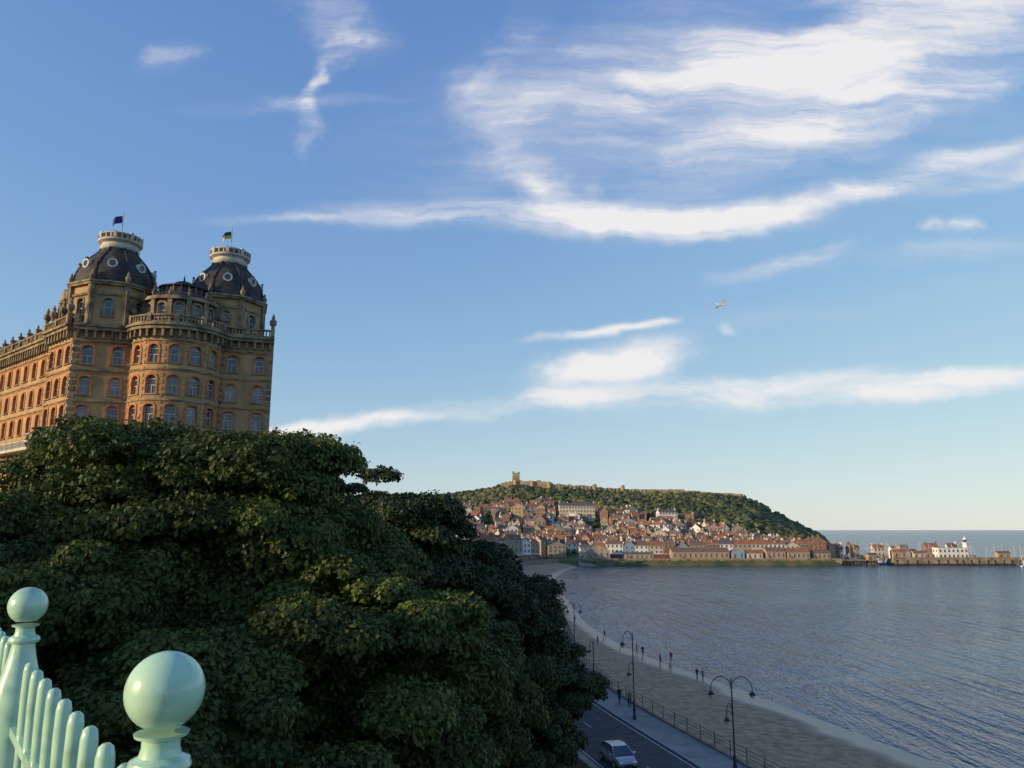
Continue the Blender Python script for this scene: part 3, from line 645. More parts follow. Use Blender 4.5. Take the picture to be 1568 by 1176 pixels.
# ---------------------------------------------------------------- town houses
wallm=[noisy('brick_red',(.22,.105,.07),(.34,.18,.115),.5,.9),noisy('brick_buff',(.32,.23,.15),(.46,.34,.21),.5,.9),plain('render_cream',(.6,.52,.4),.85),plain('render_white',(.76,.74,.7),.8),noisy('stone_tan',(.3,.24,.17),(.44,.35,.25),.5,.9),plain('render_pink',(.5,.34,.3),.85),plain('render_blue',(.25,.36,.45),.85)]
roofm=[noisy('roof_pantile',(.22,.095,.058),(.36,.16,.09),.8,.85),noisy('roof_slate',(.07,.07,.075),(.15,.14,.14),.8,.7),noisy('roof_tile_brown',(.13,.085,.065),(.22,.14,.11),.8,.85)]
m_pot=plain('chimney_pot',(.35,.15,.08),.9)
m_shop=noisy('shopfront',(.06,.1,.12),(.25,.08,.06),.15,.5)
def house(name,loc,w,d,h,rot,wm,rm,floors,cols,ridge='x',shop=False,rh=None,flat=False,chim=True):
    mb=MB(); rh=rh if rh is not None else random.uniform(2.0,3.4); x,y=w/2,d/2; zb_=-5
    if flat: rh=.01
    mb.quad((-x,-y,zb_),(x,-y,zb_),(x,-y,h),(-x,-y,h),0); mb.quad((-x,y,zb_),(x,y,zb_),(x,y,h),(-x,y,h),0)
    mb.quad((-x,-y,zb_),(-x,y,zb_),(-x,y,h),(-x,-y,h),0); mb.quad((x,-y,zb_),(x,y,zb_),(x,y,h),(x,-y,h),0)
    o=.35
    if flat:
        mb.box((0,0,h+.25),(w+.5,d+.5,.5),0); mb.box((0,0,h+.55),(w-.6,d-.6,.1),1)
    elif ridge=='x':
        mb.add([(-x,-y,h),(-x,y,h),(-x,0,h+rh)],[(0,1,2)],0); mb.add([(x,-y,h),(x,y,h),(x,0,h+rh)],[(0,1,2)],0)
        for s in(-1,1):
            e=h-rh*o/y
            mb.quad((-x-.2,s*(y+o),e+.08),(x+.2,s*(y+o),e+.08),(x+.2,0,h+rh+.08),(-x-.2,0,h+rh+.08),1)
            mb.quad((-x-.2,s*(y+o),e-.1),(x+.2,s*(y+o),e-.1),(x+.2,s*(y+o),e+.08),(-x-.2,s*(y+o),e+.08),3)
    else:
        mb.add([(-x,-y,h),(x,-y,h),(0,-y,h+rh)],[(0,1,2)],0); mb.add([(-x,y,h),(x,y,h),(0,y,h+rh)],[(0,1,2)],0)
        for s in(-1,1):
            e=h-rh*o/x
            mb.quad((s*(x+o),-y-.2,e+.08),(s*(x+o),y+.2,e+.08),(0,y+.2,h+rh+.08),(0,-y-.2,h+rh+.08),1)
            mb.quad((0,-y-.2,h+rh+.08),(0,-y-.2,h+rh-.15),(s*(x+o),-y-.2,e-.15),(s*(x+o),-y-.2,e+.08),3)
    fh=h/floors
    for f in range(floors):
        for c in range(cols):
            u=-x+w*(c+.5)/cols; zz=f*fh+fh*.55
            if shop and f==0: continue
            ww=.5; wh=fh*.24
            mb.box((u,-y-.02,zz),(ww*2+.24,.1,wh*2+.24),3); mb.box((u,-y-.05,zz),(ww*2,.1,wh*2),2); mb.box((u,-y-.11,zz),(ww*2,.05,.08),3)
        for sx in(-1,1):
            for v in(-.25,.25):
                if not(shop and f==0) and d>5:
                    mb.box((sx*(x+.02),v*d,f*fh+fh*.55),(.1,1.14,fh*.48+.2),3); mb.box((sx*(x+.05),v*d,f*fh+fh*.55),(.1,.95,fh*.48),2)
    if shop:
        mb.box((0,-y-.1,1.5),(w*.92,.3,2.6),5); mb.box((0,-y-.3,3.0),(w*.96,.7,.5),3)
    else: mb.box((-x+w*.2,-y-.06,1.05),(1,.12,2.1),5)
    if chim and not flat:
        for s in((-1,1) if w>7 else(1,)):
            px,py=(s*(x-.5),0) if ridge=='x' else (s*(x*.4),y*.3)
            mb.box((px,py,h+rh+.1),(.8,1.4,2.0),0)
            for k in(-.4,0,.4): mb.lathe([(.14,0),(.11,.5)],(px,py+k,h+rh+1.1),6,4)
        if random.random()<.35 and ridge=='x':
            mb.box((0,-y*.55,h+rh*.45),(1.5,1.8,1.3),3); mb.box((0,-y*.55-.92,h+rh*.5),(1.1,.06,.9),2); mb.box((0,-y*.55,h+rh*.45+.72),(1.8,2,.14),1)
    return put(name,mb.mesh(name,[wallm[wm],roofm[rm],m_glass,m_frame,m_pot,m_shop]),None,loc,rot)
def pick(ws): return random.choices(range(len(ws)),ws)[0]
reserved=[(30,75,500,545),(98,140,490,515),(150,208,490,520),(138,160,490,515),(36,72,630,650),(110,140,628,645)]
for row,y in enumerate(np.arange(524,694,9.5)):
    x=-85+random.uniform(0,6)
    xm=np.interp(y,[520,545,585,640,665,690],[203,205,172,132,62,22])
    while x<xm:
        w=random.choice([5.5,6.5,7.5,9,12]); yy_=y+random.uniform(-2.2,2.2); cx=x+w/2
        dens=.9 if y<600 else .66
        if random.random()<dens and not any(a<cx<b_ and c<yy_<d_ for a,b_,c,d_ in reserved):
            d=random.uniform(6.5,8.5); h=random.choice([5.5,6,7,8,8.5]) + (2 if y<530 else 0)
            house('town_house',(cx,yy_,gh(cx,yy_-d/2)+.2),w,d,h,random.uniform(-.25,.25) if random.random()<.6 else random.uniform(-.9,.9),
                  pick([3.5,3,3.5,3.4,2.6,.6,.3]),pick([3,3.6,3]),2 if h<7 else 3,max(2,int(w/2.6)),'x' if random.random()<.55 else 'y')
        x+=w+random.choice([.1,.3,.8,2.5])
x=44
while x<204:
    w=random.choice([7,8,9,11])
    house('seafront_building',(x+w/2,515,3.4),w,8.5,random.choice([7,8.5,9.5,11]),random.uniform(-.05,.05),pick([3,3,3,4,2,1,.5]),pick([3,3,3]),3,max(2,int(w/2.4)),'x' if random.random()<.6 else 'y',shop=True)
    x+=w+.2
for i,y in enumerate(np.arange(350,505,9.0)):
    x=float(xw_(y))-20
    house('seafront_building',(x,y,3.9),9,8.4,random.choice([8,10,12]),R(62)if y<440 else R(35),pick([4,3,3,4,2,1,.5]),pick([3,3,3]),3,3,'y' if i%2 else 'x',shop=True)
    for j in range(1,5):
        xx=x-11*j; yy_=y+random.uniform(-2,2)
        house('town_house',(xx,yy_,gh(xx,yy_)+.2),8,7.5,random.choice([7,8.5,10]),random.uniform(-.3,.6),pick([5,3,3,2,2,1,.3]),pick([5,3,3]),3,3,'x' if random.random()<.6 else 'y')
house('cliff_terrace_hotel',(53,640,gh(53,636)+.5),29,10,12,.03,2,1,4,12,'x',rh=2.5)
house('white_hotel',(126,636,gh(126,632)),15,9,10,.1,3,1,4,6,'x',rh=2)
house('church_hall',(20,600,gh(20,600)),9,16,9,.1,4,1,2,3,'y',rh=5,chim=False)
m_quay=noisy('quay_stone',(.15,.12,.09),(.36,.29,.2),.25,.9,bump=.5,bscale=2)
m_wetq=noisy('tidal_stone',(.03,.03,.024),(.075,.062,.048),.5,.6)
def quay(name,x0,x1,y0,y1,top=3.6):
    mb=MB(); mb.box(((x0+x1)/2,(y0+y1)/2,(top+1)/2),(x1-x0,y1-y0,top-1),0); mb.box(((x0+x1)/2,(y0+y1)/2,-.5),(x1-x0+.3,y1-y0+.3,2.99),1)
    x=x0+2
    while x<x1-1:
        mb.box((x,y0-.2,1.6),(.4,.35,3.6),1); x+=random.uniform(4,7)
    mb.box(((x0+x1)/2,y0+.4,top+.45),(x1-x0,.6,.9),0)
    mb.build(name,[m_quay,m_wetq])
quay('harbour_quay',38,206,492,514,3.45)
quay('harbour_pier',240,420,496,506,4.0); quay('inner_pier',225,330,560,568,3.4); quay('fish_pier',262,300,530,537,3.3)
mb=MB(); mb.box((219,495.5,3.2),(25,7,.5),0)
for x in np.arange(207.5,231.5,2.2):
    for y in(492.2,495.5,498.8): mb.tube([(x,y,-2),(x+.05,y,3.0)],.22,6,1)
    mb.tube([(x,492.1,3.4),(x,492.1,4.6)],.1,5,1)
for x in np.arange(207.5,229,4.4): mb.tube([(x,492.0,.3),(x+2.2,492.0,2.9)],.12,5,1); mb.tube([(x+4.4,492.0,.3),(x+2.2,492.0,2.9)],.12,5,1)
mb.tube([(207,492.1,4.5),(231,492.1,4.5)],.08,5,1); mb.build('timber_jetty',[m_quay,m_wetq])
house('lifeboat_station',(54,499,3.5),15,11,5.5,0,4,1,1,4,'y',rh=3.2,chim=False); house('harbour_office',(44.5,498,3.5),4.5,7,4.2,0,2,1,1,1,flat=True)
house('fish_market',(119,501,3.5),36,9,4.6,0,1,2,1,11,'x',rh=2.6,chim=False)
house('harbour_store',(142.5,500,3.5),8,8,4.6,0,6,0,1,2,'y',rh=2,chim=False)
house('fish_shed',(153,500,3.5),10,8,3.9,0,2,0,1,3,'x',rh=2,chim=False)
house('quay_warehouse',(166,499,3.5),12,8,5,0,1,2,1,4,'x',rh=2.4,chim=False); house('quay_warehouse',(180,499,3.5),14,9,4.4,0,4,0,1,5,'x',rh=2.6,chim=False); house('quay_cafe',(195,500,3.5),11,8,3.8,0,1,2,1,4,'x',rh=2,chim=False)
house('quay_shed',(80,499,3.5),18,7,3.2,0,1,1,1,6,'x',rh=1.3,chim=False)
for x,y,w,h,wm in((246,501,9,4.2,1),(258,501,7,3.4,2),(243,503,3,6.5,3),(312,501,8,3.2,1),(330,501,6,3,2),(226,496,5,3,1),(268,533,10,4.5,2),(284,533,12,3.5,1),(296,533,5,5,0)): house('pier_hut',(x,y,4.0 if y>500 and y<510 else 3.3),w,4,h,0,wm,pick([1,1,1]),1,2,'x',rh=1.4,chim=False)
for x,y,w,wm in((215,530,9,0),(222,538,7,3),(208,545,8,1),(230,562,8,2),(245,565,7,4),(214,552,8,0),(200,535,8,2),(262,564,8,2),(280,564,6,1),(300,564,9,0),(315,564,7,3)): house('harbour_house',(x,y,3.3 if y>555 else max(3.2,gh(x,y))),w,5.5,6,random.uniform(-.1,.1),wm,pick([1,1,1]),2,3,'x')
quay('harbour_quay',206.5,228,518,559,3.2)
lh=empty('lighthouse',(289,501,4.0)); mb=MB()
mb.lathe([(2.3,0),(2.2,.5),(1.9,.7),(1.55,9.5),(1.9,9.7),(1.95,10.0),(1.9,10.0)],(0,0,0),20,0)
mb.lathe([(1.1,10),(1.1,11.8)],(0,0,0),12,1); mb.lathe([(1.35,11.8),(1.1,12.4),(.35,13.1),(.1,13.6),(.03,14.6)],(0,0,0),14,0)
for k in range(12):
    a=k*math.pi/6; mb.tube([(1.8*math.cos(a),1.8*math.sin(a),10),(1.8*math.cos(a),1.8*math.sin(a),10.9)],.04,4,0)
for zz in(3,6): mb.box((0,-1.85,zz),(.6,.5,.9),1)
mb.build('tower',[plain('lighthouse_white',(.8,.79,.75),.5),m_glass],lh,True)
house('lighthouse_cottage',(279,501,4.0),19,7,6.2,0,3,1,2,7,flat=True)
mb=MB(); mb.lathe([(2.2,0),(1.9,7),(2.2,7.1),(2.2,7.7),(1.5,7.8),(1.3,9.5),(1.5,9.6),(.1,11.5)],(223,521,3.2),12,0); mb.build('harbour_watch_tower',[wallm[0]])
m_hull=plain('hull_white',(.7,.7,.7),.35); m_hull2=plain('hull_navy',(.05,.09,.2),.35); m_mast=plain('mast_alloy',(.5,.48,.45),.4)
def yacht_mesh(hm):
    mb=MB(); st=[(-4,.9,1.0),(-2,1.3,.95),(0,1.4,.95),(2,1.1,1.05),(3.6,.5,1.2),(4.6,.04,1.35)]
    vs=[]
    for x,w,h in st: vs+=[(x,-w,h),(x,-w*.75,.1),(x,0,-.4),(x,w*.75,.1),(x,w,h)]
    fs=[(i*5+j,i*5+j+1,(i+1)*5+j+1,(i+1)*5+j) for i in range(5) for j in range(4)]+[(i*5,(i+1)*5,(i+1)*5+4,i*5+4) for i in range(5)]+[(0,1,2,3,4)]
    mb.add(vs,fs,0); mb.box((-.2,0,1.25),(3,1.4,.6),1,0,.85); mb.box((-.2,-.68,1.28),(2.2,.1,.2),2)
    mb.tube([(.6,0,1),(.6,0,12)],.11,6,3); mb.tube([(.6,0,2.1),(-3.2,0,2.2)],.14,6,3); mb.tube([(.6,-.8,7),(.6,.8,7)],.04,4,3)
    mb.tube([(.6,0,11.9),(4.5,0,1.4)],.02,4,3); mb.tube([(.6,0,11.9),(-4,0,1.1)],.02,4,3)
    return mb.mesh('yacht',[hm,m_hull,m_glass,m_mast])
ym=[yacht_mesh(m_hull),yacht_mesh(m_hull2)]
for i in range(64):
    x=random.uniform(212,410); y=random.uniform(509,556) if x>232 else random.uniform(503,515)
    put('yacht',random.choice(ym),None,(x,y,0),random.uniform(-.5,.5)+random.choice([0,math.pi]),random.uniform(.75,1.15))
def boat(name,loc,rot,c,sc=1):
    mb=MB(); st=[(-4,1.3,1.2),(0,1.5,1.1),(3,1.0,1.4),(4.6,.05,2.0)]; vs=[]
    for x,w,h in st: vs+=[(x,-w,h),(x,-w*.8,0),(x,0,-.5),(x,w*.8,0),(x,w,h)]
    fs=[(i*5+j,i*5+j+1,(i+1)*5+j+1,(i+1)*5+j) for i in range(3) for j in range(4)]+[(i*5,(i+1)*5,(i+1)*5+4,i*5+4) for i in range(3)]+[(0,1,2,3,4)]
    mb.add(vs,fs,0); mb.box((1.3,0,2.2),(2,1.9,1.8),1,0,.9); mb.box((2.2,0,2.5),(.4,1.6,.6),2); mb.tube([(-1,0,1.2),(-1,0,5.5)],.12,5,1); mb.tube([(-1,0,5),(-3.6,0,3)],.08,5,1)
    ob=mb.build(name,[plain('hull_paint',c,.4),m_hull,m_glass],None,False,loc); ob.rotation_euler[2]=rot; ob.scale=(sc,sc,sc)
boat('fishing_boat',(330,488,0),3.0,(.4,.05,.04)); boat('fishing_boat',(235.5,503,0),1.5,(.05,.15,.35)); boat('fishing_boat',(300,515,0),.2,(.05,.2,.12),1.4); boat('fishing_boat',(219,509,0),.1,(.3,.06,.05),1.3)
boat('fishing_boat',(318,490.5,0),.1,(.05,.12,.3),1.0); boat('rowing_boat',(310,478,0),.4,(.6,.6,.55),.6); boat('fishing_boat',(237,512,0),.3,(.1,.3,.4),1.2)
mb=MB(); mb.add([(41,480,0.4),(62,484,-.4),(62,492,-.4),(41,492,3.5),(41,480,-1),(62,484,-1)],[(0,1,2,3),(0,1,5,4)],0); mb.build('slipway',[m_quay])

# unseen terraces west of the bridge, added to shade the trees and beach
for i in range(15):
    y=-120+i*11.0
    house('shade_terrace_house',(-128,y,26),10.6,13,19,R(90),pick([1,4,3,3,2]),1,5,3,'x',rh=4)
for i in range(5):
    house('shade_terrace_house',(-112-11*i,-132,26),10.6,13,19,R(180),1,1,5,3,'x',rh=4)

# ---------------------------------------------------------------- car
def car(name,loc,rot,paint):
    e=empty(name,loc); e.rotation_euler[2]=rot
    st=[(-2.05,.72,.45,.75,.0),(-1.95,.82,.3,.92,.0),(-1.55,.86,.25,1.0,0),(-.9,.87,.22,1.02,0),(.7,.87,.22,.98,0),(1.45,.84,.24,.86,0),(1.95,.76,.3,.7,0),(2.1,.62,.42,.58,0)]
    mb=MB(); vs=[]
    for x,w,z0,z1,_ in st: vs+=[(x,-w*.9,z0),(x,-w,z0+.15),(x,-w,(z0+z1)/2+.05),(x,-w*.93,z1),(x,w*.93,z1),(x,w,(z0+z1)/2+.05),(x,w,z0+.15),(x,w*.9,z0)]
    n=len(st); fs=[(i*8+j,i*8+(j+1)%8,(i+1)*8+(j+1)%8,(i+1)*8+j) for i in range(n-1) for j in range(8)]+[tuple(range(8)),tuple((n-1)*8+j for j in range(8))]
    mb.add(vs,fs,0); mb.build('body',[paint],e,True)
    mb=MB()
    mb.add([(-1.85,-.8,.98),(1.2,-.8,.94),(.35,-.61,1.42),(-.3,-.63,1.49),(-1.3,-.61,1.42)],[(0,1,2,3,4)],1); mb.add([(-1.85,.8,.98),(1.2,.8,.94),(.35,.61,1.42),(-.3,.63,1.49),(-1.3,.61,1.42)],[(0,1,2,3,4)],1)
    mb.quad((-1.85,-.8,.98),(-1.85,.8,.98),(-1.3,.61,1.42),(-1.3,-.61,1.42),1); mb.quad((1.2,-.8,.94),(1.2,.8,.94),(.35,.61,1.42),(.35,-.61,1.42),1)
    mb.add([(-1.34,-.64,1.41),(-1.34,.64,1.41),(-.3,.66,1.51),(-.3,-.66,1.51),(.38,.63,1.43),(.38,-.63,1.43)],[(0,1,2,3),(3,2,4,5)],0)
    for s in(-1,1):
        for p,q in(((.38,.64,1.43),(1.22,.82,.94)),((-.35,.66,1.49),(-.4,.83,.97)),((-1.34,.64,1.41),(-1.88,.82,.97))): mb.tube([(p[0],s*p[1],p[2]),(q[0],s*q[1],q[2])],.04,5,0)
        mb.box((.95,s*.98,1.0),(.2,.18,.13),0)
    mb.build('cabin',[paint,m_glass],e)
    mb=MB()
    for x in(-1.3,1.3):
        for s in(-1,1):
            vs=[];k=16
            for yy_ in(s*.68,s*.9):
                for q in range(k): vs.append((x+.32*math.cos(2*math.pi*q/k),yy_,.32+.32*math.sin(2*math.pi*q/k)))
            mb.add(vs,[(q,(q+1)%k,k+(q+1)%k,k+q) for q in range(k)]+[tuple(range(k)),tuple(range(k,2*k))],0)
            mb.add([(x+.2*math.cos(2*math.pi*q/k),s*.905,.32+.2*math.sin(2*math.pi*q/k)) for q in range(k)],[tuple(range(k))],1)
    mb.build('wheels',[plain('tyre',(.02,.02,.02),.9),m_mast],e)
    mb=MB()
    for s in(-1,1): mb.box((2.0,s*.55,.62),(.14,.34,.16),0); mb.box((-2.0,s*.62,.78),(.12,.24,.24),1)
    mb.box((2.09,0,.45),(.05,.7,.12),2); mb.box((-2.06,0,.6),(.04,.5,.12),0); mb.build('lights_and_plate',[plain('headlamp',(.8,.8,.8),.2),plain('tail_lamp',(.4,.02,.02),.3),m_iron],e)
m_silver,nt,b=new_mat('silver_car_paint'); b.inputs['Base Color'].default_value=(.34,.37,.39,1); b.inputs['Metallic'].default_value=.6; b.inputs['Roughness'].default_value=.3; b.inputs['Coat Weight'].default_value=.6
car('silver_car',(8.3,64.6,4.0),R(-75),m_silver)

# ---------------------------------------------------------------- people
def person_mesh(pose,shirt,trous,skin,hair):
    st=.22 if pose=='walk' else .06
    J=dict(pel=(0,0,.95),sp=(0,.01,1.2),ch=(0,0,1.38),nk=(0,0,1.5),hd=(0,-.02,1.6),ht=(0,-.01,1.7),
      lh=(-.1,0,.9),lk=(-.11,-st*.7,.5),la=(-.11,-st*.9,.08),lf=(-.12,-st*.9-.17,.04),
      rh=(.1,0,.9),rk=(.11,-.02+st*.3,.5),ra=(.11,st*1.1,.1),rf=(.12,st*1.1-.15,.04),
      ls=(-.19,0,1.42),le=(-.24,st*.5,1.15),lw=(-.22,st*.3-.12,.92),lx=(-.22,st*.3-.15,.84),rs=(.19,0,1.42),re=(.24,-st*.5,1.15),rw=(.22,-st-.1,.94),rx=(.22,-st-.14,.86))
    rad=dict(pel=.14,sp=.125,ch=.14,nk=.055,hd=.095,ht=.085,lh=.09,lk=.06,la=.042,lf=.035,rh=.09,rk=.06,ra=.042,rf=.035,ls=.06,le=.042,lw=.03,lx=.035,rs=.06,re=.042,rw=.03,rx=.035)
    E=[('pel','sp'),('sp','ch'),('ch','nk'),('nk','hd'),('hd','ht'),('pel','lh'),('lh','lk'),('lk','la'),('la','lf'),('pel','rh'),('rh','rk'),('rk','ra'),('ra','rf'),('ch','ls'),('ls','le'),('le','lw'),('lw','lx'),('ch','rs'),('rs','re'),('re','rw'),('rw','rx')]
    ks=list(J); me=bpy.data.meshes.new('p'); me.from_pydata([J[k] for k in ks],[(ks.index(a),ks.index(b_)) for a,b_ in E],[])
    ob=bpy.data.objects.new('p',me); col.objects.link(ob)
    m=ob.modifiers.new('s','SKIN'); m.use_smooth_shade=True
    for i,k in enumerate(ks): me.skin_vertices[0].data[i].radius=(rad[k],rad[k])
    me.skin_vertices[0].data[0].use_root=True
    s=ob.modifiers.new('ss','SUBSURF'); s.levels=1
    dg=bpy.context.evaluated_depsgraph_get(); nm=bpy.data.meshes.new_from_object(ob.evaluated_get(dg)); bpy.data.objects.remove(ob)
    nm.materials.clear()
    for mt in(shirt,trous,skin,hair): nm.materials.append(mt)
    for p in nm.polygons:
        c=p.center; z=c.z
        if z>1.66 or (z>1.56 and c.y>.03): k=3
        elif z>1.47: k=2
        elif abs(c.x)>.19 and z<1.12: k=2
        elif z>.95: k=0
        elif z>.45 or trous is not shorts: k=1
        else: k=2
        p.material_index=k
    return nm
skin=plain('skin',(.5,.3,.22),.6); hair=plain('hair',(.05,.03,.02),.8)
shorts=plain('shorts_cloth',(.1,.12,.18),.9)
cl=[plain('cloth_'+n,c,.9) for n,c in(('navy',(.03,.04,.09)),('red',(.4,.04,.04)),('white',(.65,.65,.65)),('black',(.02,.02,.022)),('teal',(.05,.2,.22)),('grey',(.18,.18,.2)))]
pm=[person_mesh('walk',cl[3],cl[0],skin,hair),person_mesh('stand',cl[1],shorts,skin,hair),person_mesh('walk',cl[2],shorts,skin,hair),person_mesh('stand',cl[4],cl[3],skin,hair),person_mesh('walk',cl[5],cl[3],skin,hair)]
def bz(x,y):
    w=float(xw_(y)); s=float(xs_(y)); return float(np.interp((x-w)/(s-w),[0,.25,.5,.75,.9,1,1.3],[1.9,1.45,.9,.38,.14,.03,-.1]))
for i,(x,y,k,rz) in enumerate([(23.2,143,0,.3),(22.6,146,3,1),(24.6,134,3,2),(27.4,120,0,.6),(28.0,119,4,.5),(27.0,137,1,3),(20.5,152,2,1),(19,165,0,2),(14.5,185,4,0),(25,128,2,1.2),(16,150,1,2),(13.5,205,0,1)]):
    put('person',pm[k],None,(x,y,bz(x,y)),rz)
for i,(x,y,k,rz) in enumerate([(8.6,95,1,.2),(9.3,94,2,.3),(9.9,91.5,3,3.2),(8.3,99,4,0),(9.2,101,0,.4),(7.9,104,2,.1),(11.5,85,0,.4),(12.3,83.2,4,3),(8.0,110,1,0)]):
    put('person',pm[k],None,(x-.3,y,4.12),rz)

# ---------------------------------------------------------------- seagull
mb=MB()
def gull():
    body=[(0,-.26,.0,.012),(0,-.22,.0,.03),(0,-.15,.005,.042),(0,-.05,0,.07),(0,.08,0,.06),(0,.2,.01,.03),(0,.3,.012,.012)]
    mb.tube([b_[:3] for b_ in body],[b_[3] for b_ in body],10,0); mb.tube([(0,-.25,0),(0,-.31,-.012)],[.012,.003],6,2)
    mb.add([(-.03,.22,.012),(.03,.22,.012),(.08,.38,.01),(-.08,.38,.01)],[(0,1,2,3)],0)
    for s in(-1,1):
        st=[(0.04,-.1,.1,.02),(.22,-.14,.06,.13),(.4,-.12,.04,.16),(.58,-.03,.1,.1),(.7,.08,.13,.05)]
        vs=[]
        for x,y0,y1,z in st: vs+=[(s*x,y0,z),(s*x,(y0+y1)/2,z+.015),(s*x,y1+.0,z)]
        fs=[(i*3+j,i*3+j+1,(i+1)*3+j+1,(i+1)*3+j) for i in range(4) for j in range(2)]
        mb.add(vs,fs[:6],1); mb.add(vs,fs[6:],3)
gull()
g=mb.build('seagull',[plain('feather_white',(.8,.78,.74),.8),plain('feather_grey',(.42,.43,.45),.8),plain('beak',(.6,.4,.05),.5),plain('feather_black',(.05,.05,.05),.8)],None,True,(12.7,45,35.4))
g.rotation_euler=(R(25),R(-35),R(50))

# ---------------------------------------------------------------- light
SE=12.5; SA=247.0
sx,sy=math.sin(R(SA))*math.cos(R(SE)),math.cos(R(SA))*math.cos(R(SE)); sdir=Vector((sx,sy,math.sin(R(SE))))
sun=bpy.data.lights.new('sun','SUN'); sun.energy=5.0; sun.angle=R(.53); sun.color=(1,.74,.42)
so=bpy.data.objects.new('sun',sun); col.objects.link(so); so.rotation_euler=sdir.to_track_quat('Z','Y').to_euler()
w=bpy.data.worlds.new('sky'); scene.world=w; w.use_nodes=True; nt=w.node_tree
bg=nt.nodes['Background']; bg.inputs['Strength'].default_value=.15
sky=N(nt,'ShaderNodeTexSky',sky_type='NISHITA'); sky.sun_disc=False; sky.sun_elevation=R(SE); sky.sun_rotation=R(SA); sky.air_density=1.0; sky.dust_density=.1; sky.ozone_density=1.3; sky.altitude=0
gain=N(nt,'ShaderNodeVectorMath',operation='MULTIPLY'); nt.links.new(sky.outputs[0],gain.inputs[0]); gain.inputs[1].default_value=(1.36,1.82,4.7)
# soft shoulder so the bright horizon does not clip
kk=N(nt,'ShaderNodeVectorMath',operation='MULTIPLY_ADD'); nt.links.new(gain.outputs[0],kk.inputs[0]); kk.inputs[1].default_value=(.118,.119,.157); kk.inputs[2].default_value=(1,1,1)
sh=N(nt,'ShaderNodeVectorMath',operation='DIVIDE'); nt.links.new(gain.outputs[0],sh.inputs[0]); nt.links.new(kk.outputs[0],sh.inputs[1])
tc=N(nt,'ShaderNodeTexCoord'); sp=N(nt,'ShaderNodeSeparateXYZ'); nt.links.new(tc.outputs['Generated'],sp.inputs[0])
my=N(nt,'ShaderNodeMath',operation='MAXIMUM'); nt.links.new(sp.outputs[1],my.inputs[0]); my.inputs[1].default_value=.05
du=N(nt,'ShaderNodeMath',operation='DIVIDE'); nt.links.new(sp.outputs[0],du.inputs[0]); nt.links.new(my.outputs[0],du.inputs[1])
dv=N(nt,'ShaderNodeMath',operation='DIVIDE'); nt.links.new(sp.outputs[2],dv.inputs[0]); nt.links.new(my.outputs[0],dv.inputs[1])
uv=N(nt,'ShaderNodeCombineXYZ'); nt.links.new(du.outputs[0],uv.inputs[0]); nt.links.new(dv.outputs[0],uv.inputs[1])
wn=N(nt,'ShaderNodeTexNoise'); wn.inputs['Scale'].default_value=6; wn.inputs['Detail'].default_value=4; wn.inputs['Roughness'].default_value=.6; nt.links.new(uv.outputs[0],wn.inputs['Vector'])
ws=N(nt,'ShaderNodeVectorMath',operation='SUBTRACT'); nt.links.new(wn.outputs['Color'],ws.inputs[0]); ws.inputs[1].default_value=(.5,.5,.5)
wm=N(nt,'ShaderNodeVectorMath',operation='MULTIPLY_ADD'); nt.links.new(ws.outputs[0],wm.inputs[0]); wm.inputs[1].default_value=(.22,.05,0); nt.links.new(uv.outputs[0],wm.inputs[2])
CL=[(.56,.72,.34,.08,20,1.15),(.30,.645,.24,.04,14,.7),(.42,.565,.28,.04,20,.9),(.66,.62,.22,.022,30,.7),(.05,.425,.36,.018,-1,1.25),(.50,.47,.36,.017,14,1.1),(.24,.42,.22,.018,4,.8),
    (.05,.47,.10,.026,-35,.9),(.37,.355,.13,.011,12,1.1),(.13,.215,.13,.025,14,1.7),(.30,.175,.27,.018,5,1.7),(.57,.185,.18,.015,7,1.5),(-.13,.145,.20,.010,5,1.6),(.08,.168,.12,.012,2,1.3),(-.28,.12,.08,.012,4,1.3),
    (-.25,.72,.05,.06,60,.75),(-.26,.62,.025,.08,-12,.8),(-.33,.595,.17,.010,4,1.1),(-.5,.67,.06,.02,20,.5),(.12,.265,.11,.006,8,1.2),(.60,.41,.035,.009,8,.9),(.31,.268,.025,.007,-5,.8),(.56,.365,.2,.014,10,.6),(-.25,.425,.22,.007,1,.6),(.0,.56,.16,.03,50,.4),(.1,.62,.4,.09,25,.42),(.42,.62,.5,.15,20,.48),(.45,.3,.3,.02,8,.3),(.75,.5,.2,.012,14,.9),(-.02,.66,.05,.09,-30,.4)]
prev=None
for (cu,cv,su_,sv,an_,st) in CL:
    mp=N(nt,'ShaderNodeMapping',vector_type='TEXTURE'); mp.inputs['Location'].default_value=(cu,cv,0); mp.inputs['Rotation'].default_value=(0,0,R(an_)); mp.inputs['Scale'].default_value=(su_*1.2,sv*2.0,1)
    nt.links.new(wm.outputs[0],mp.inputs['Vector'])
    ln=N(nt,'ShaderNodeVectorMath',operation='LENGTH'); nt.links.new(mp.outputs[0],ln.inputs[0])
    mr=N(nt,'ShaderNodeMapRange',interpolation_type='SMOOTHSTEP'); mr.inputs['From Min'].default_value=1.0; mr.inputs['From Max'].default_value=0.0; mr.inputs['To Min'].default_value=0; mr.inputs['To Max'].default_value=st
    nt.links.new(ln.outputs['Value'],mr.inputs['Value'])
    if prev is None: prev=mr.outputs[0]
    else:
        a=N(nt,'ShaderNodeMath',operation='ADD'); nt.links.new(prev,a.inputs[0]); nt.links.new(mr.outputs[0],a.inputs[1]); prev=a.outputs[0]
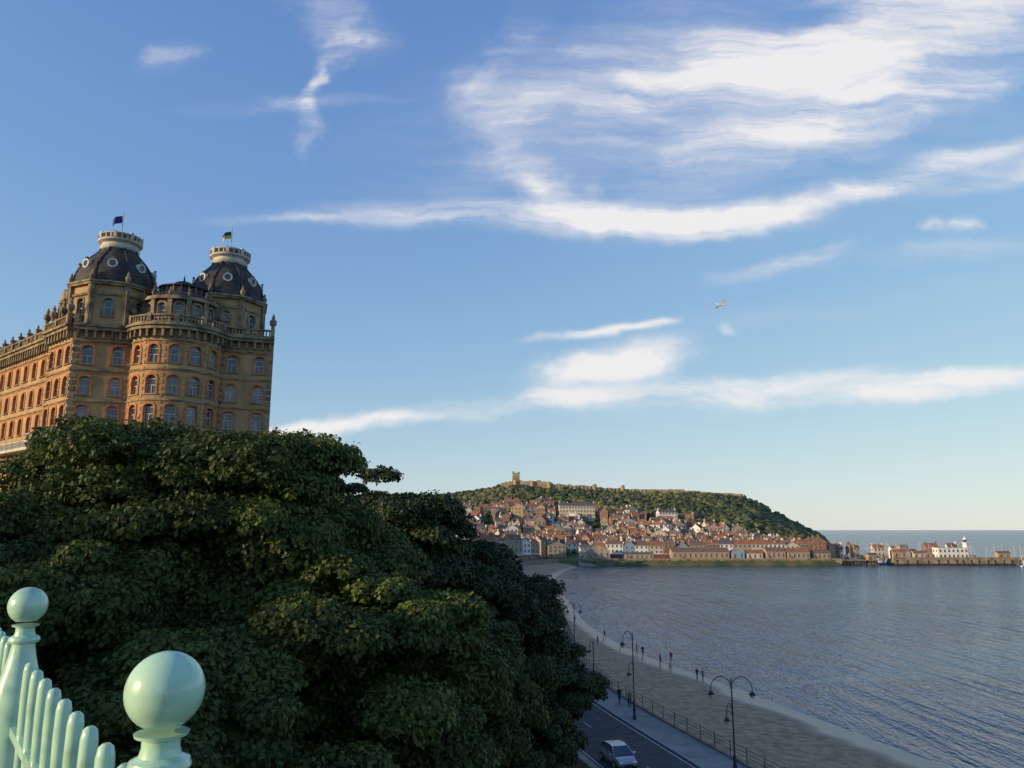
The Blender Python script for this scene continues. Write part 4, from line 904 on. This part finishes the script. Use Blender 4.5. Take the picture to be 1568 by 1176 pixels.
def fibre(rot,sx_,sy_,sc,lo,hi,a,b_):
    mp=N(nt,'ShaderNodeMapping'); mp.inputs['Rotation'].default_value=(0,0,R(rot)); mp.inputs['Scale'].default_value=(sx_,sy_,1); nt.links.new(wm.outputs[0],mp.inputs[0])
    fn=N(nt,'ShaderNodeTexNoise'); fn.inputs['Scale'].default_value=sc; fn.inputs['Detail'].default_value=6; fn.inputs['Roughness'].default_value=.6; nt.links.new(mp.outputs[0],fn.inputs['Vector'])
    fr=N(nt,'ShaderNodeMapRange'); fr.inputs['From Min'].default_value=lo; fr.inputs['From Max'].default_value=hi; fr.inputs['To Min'].default_value=a; fr.inputs['To Max'].default_value=b_; nt.links.new(fn.outputs['Fac'],fr.inputs['Value']); return fr.outputs[0]
f1=fibre(-20,1.7,9,1.4,.32,.68,.12,1.3); f2=fibre(-40,1.5,11,2.3,.3,.7,.5,1.3)
fm=N(nt,'ShaderNodeMath',operation='MULTIPLY'); nt.links.new(f1,fm.inputs[0]); nt.links.new(f2,fm.inputs[1])
dn=N(nt,'ShaderNodeMath',operation='MULTIPLY'); nt.links.new(prev,dn.inputs[0]); nt.links.new(fm.outputs[0],dn.inputs[1])
dr=N(nt,'ShaderNodeMapRange',interpolation_type='SMOOTHSTEP'); dr.inputs['From Min'].default_value=-.06; dr.inputs['From Max'].default_value=1.25; dr.inputs['To Min'].default_value=-.005; dr.inputs['To Max'].default_value=.92; nt.links.new(dn.outputs[0],dr.inputs['Value'])
mix=N(nt,'ShaderNodeMix',data_type='RGBA'); nt.links.new(dr.outputs[0],mix.inputs[0]); nt.links.new(sh.outputs[0],mix.inputs[6]); mix.inputs[7].default_value=(6.1,5.9,5.85,1)
nt.links.new(mix.outputs[2],bg.inputs['Color'])

# ---------------------------------------------------------------- camera
cam=bpy.data.cameras.new('camera'); cam.sensor_width=36; cam.lens=36*1178/1568; cam.clip_end=90000; cam.clip_start=.05
co=bpy.data.objects.new('camera',cam); col.objects.link(co); co.location=(0,0,EYE); co.rotation_euler=(R(90+10.72),0,0)
scene.camera=co
scene.view_settings.view_transform='Standard'; scene.view_settings.look='None'; scene.view_settings.exposure=0
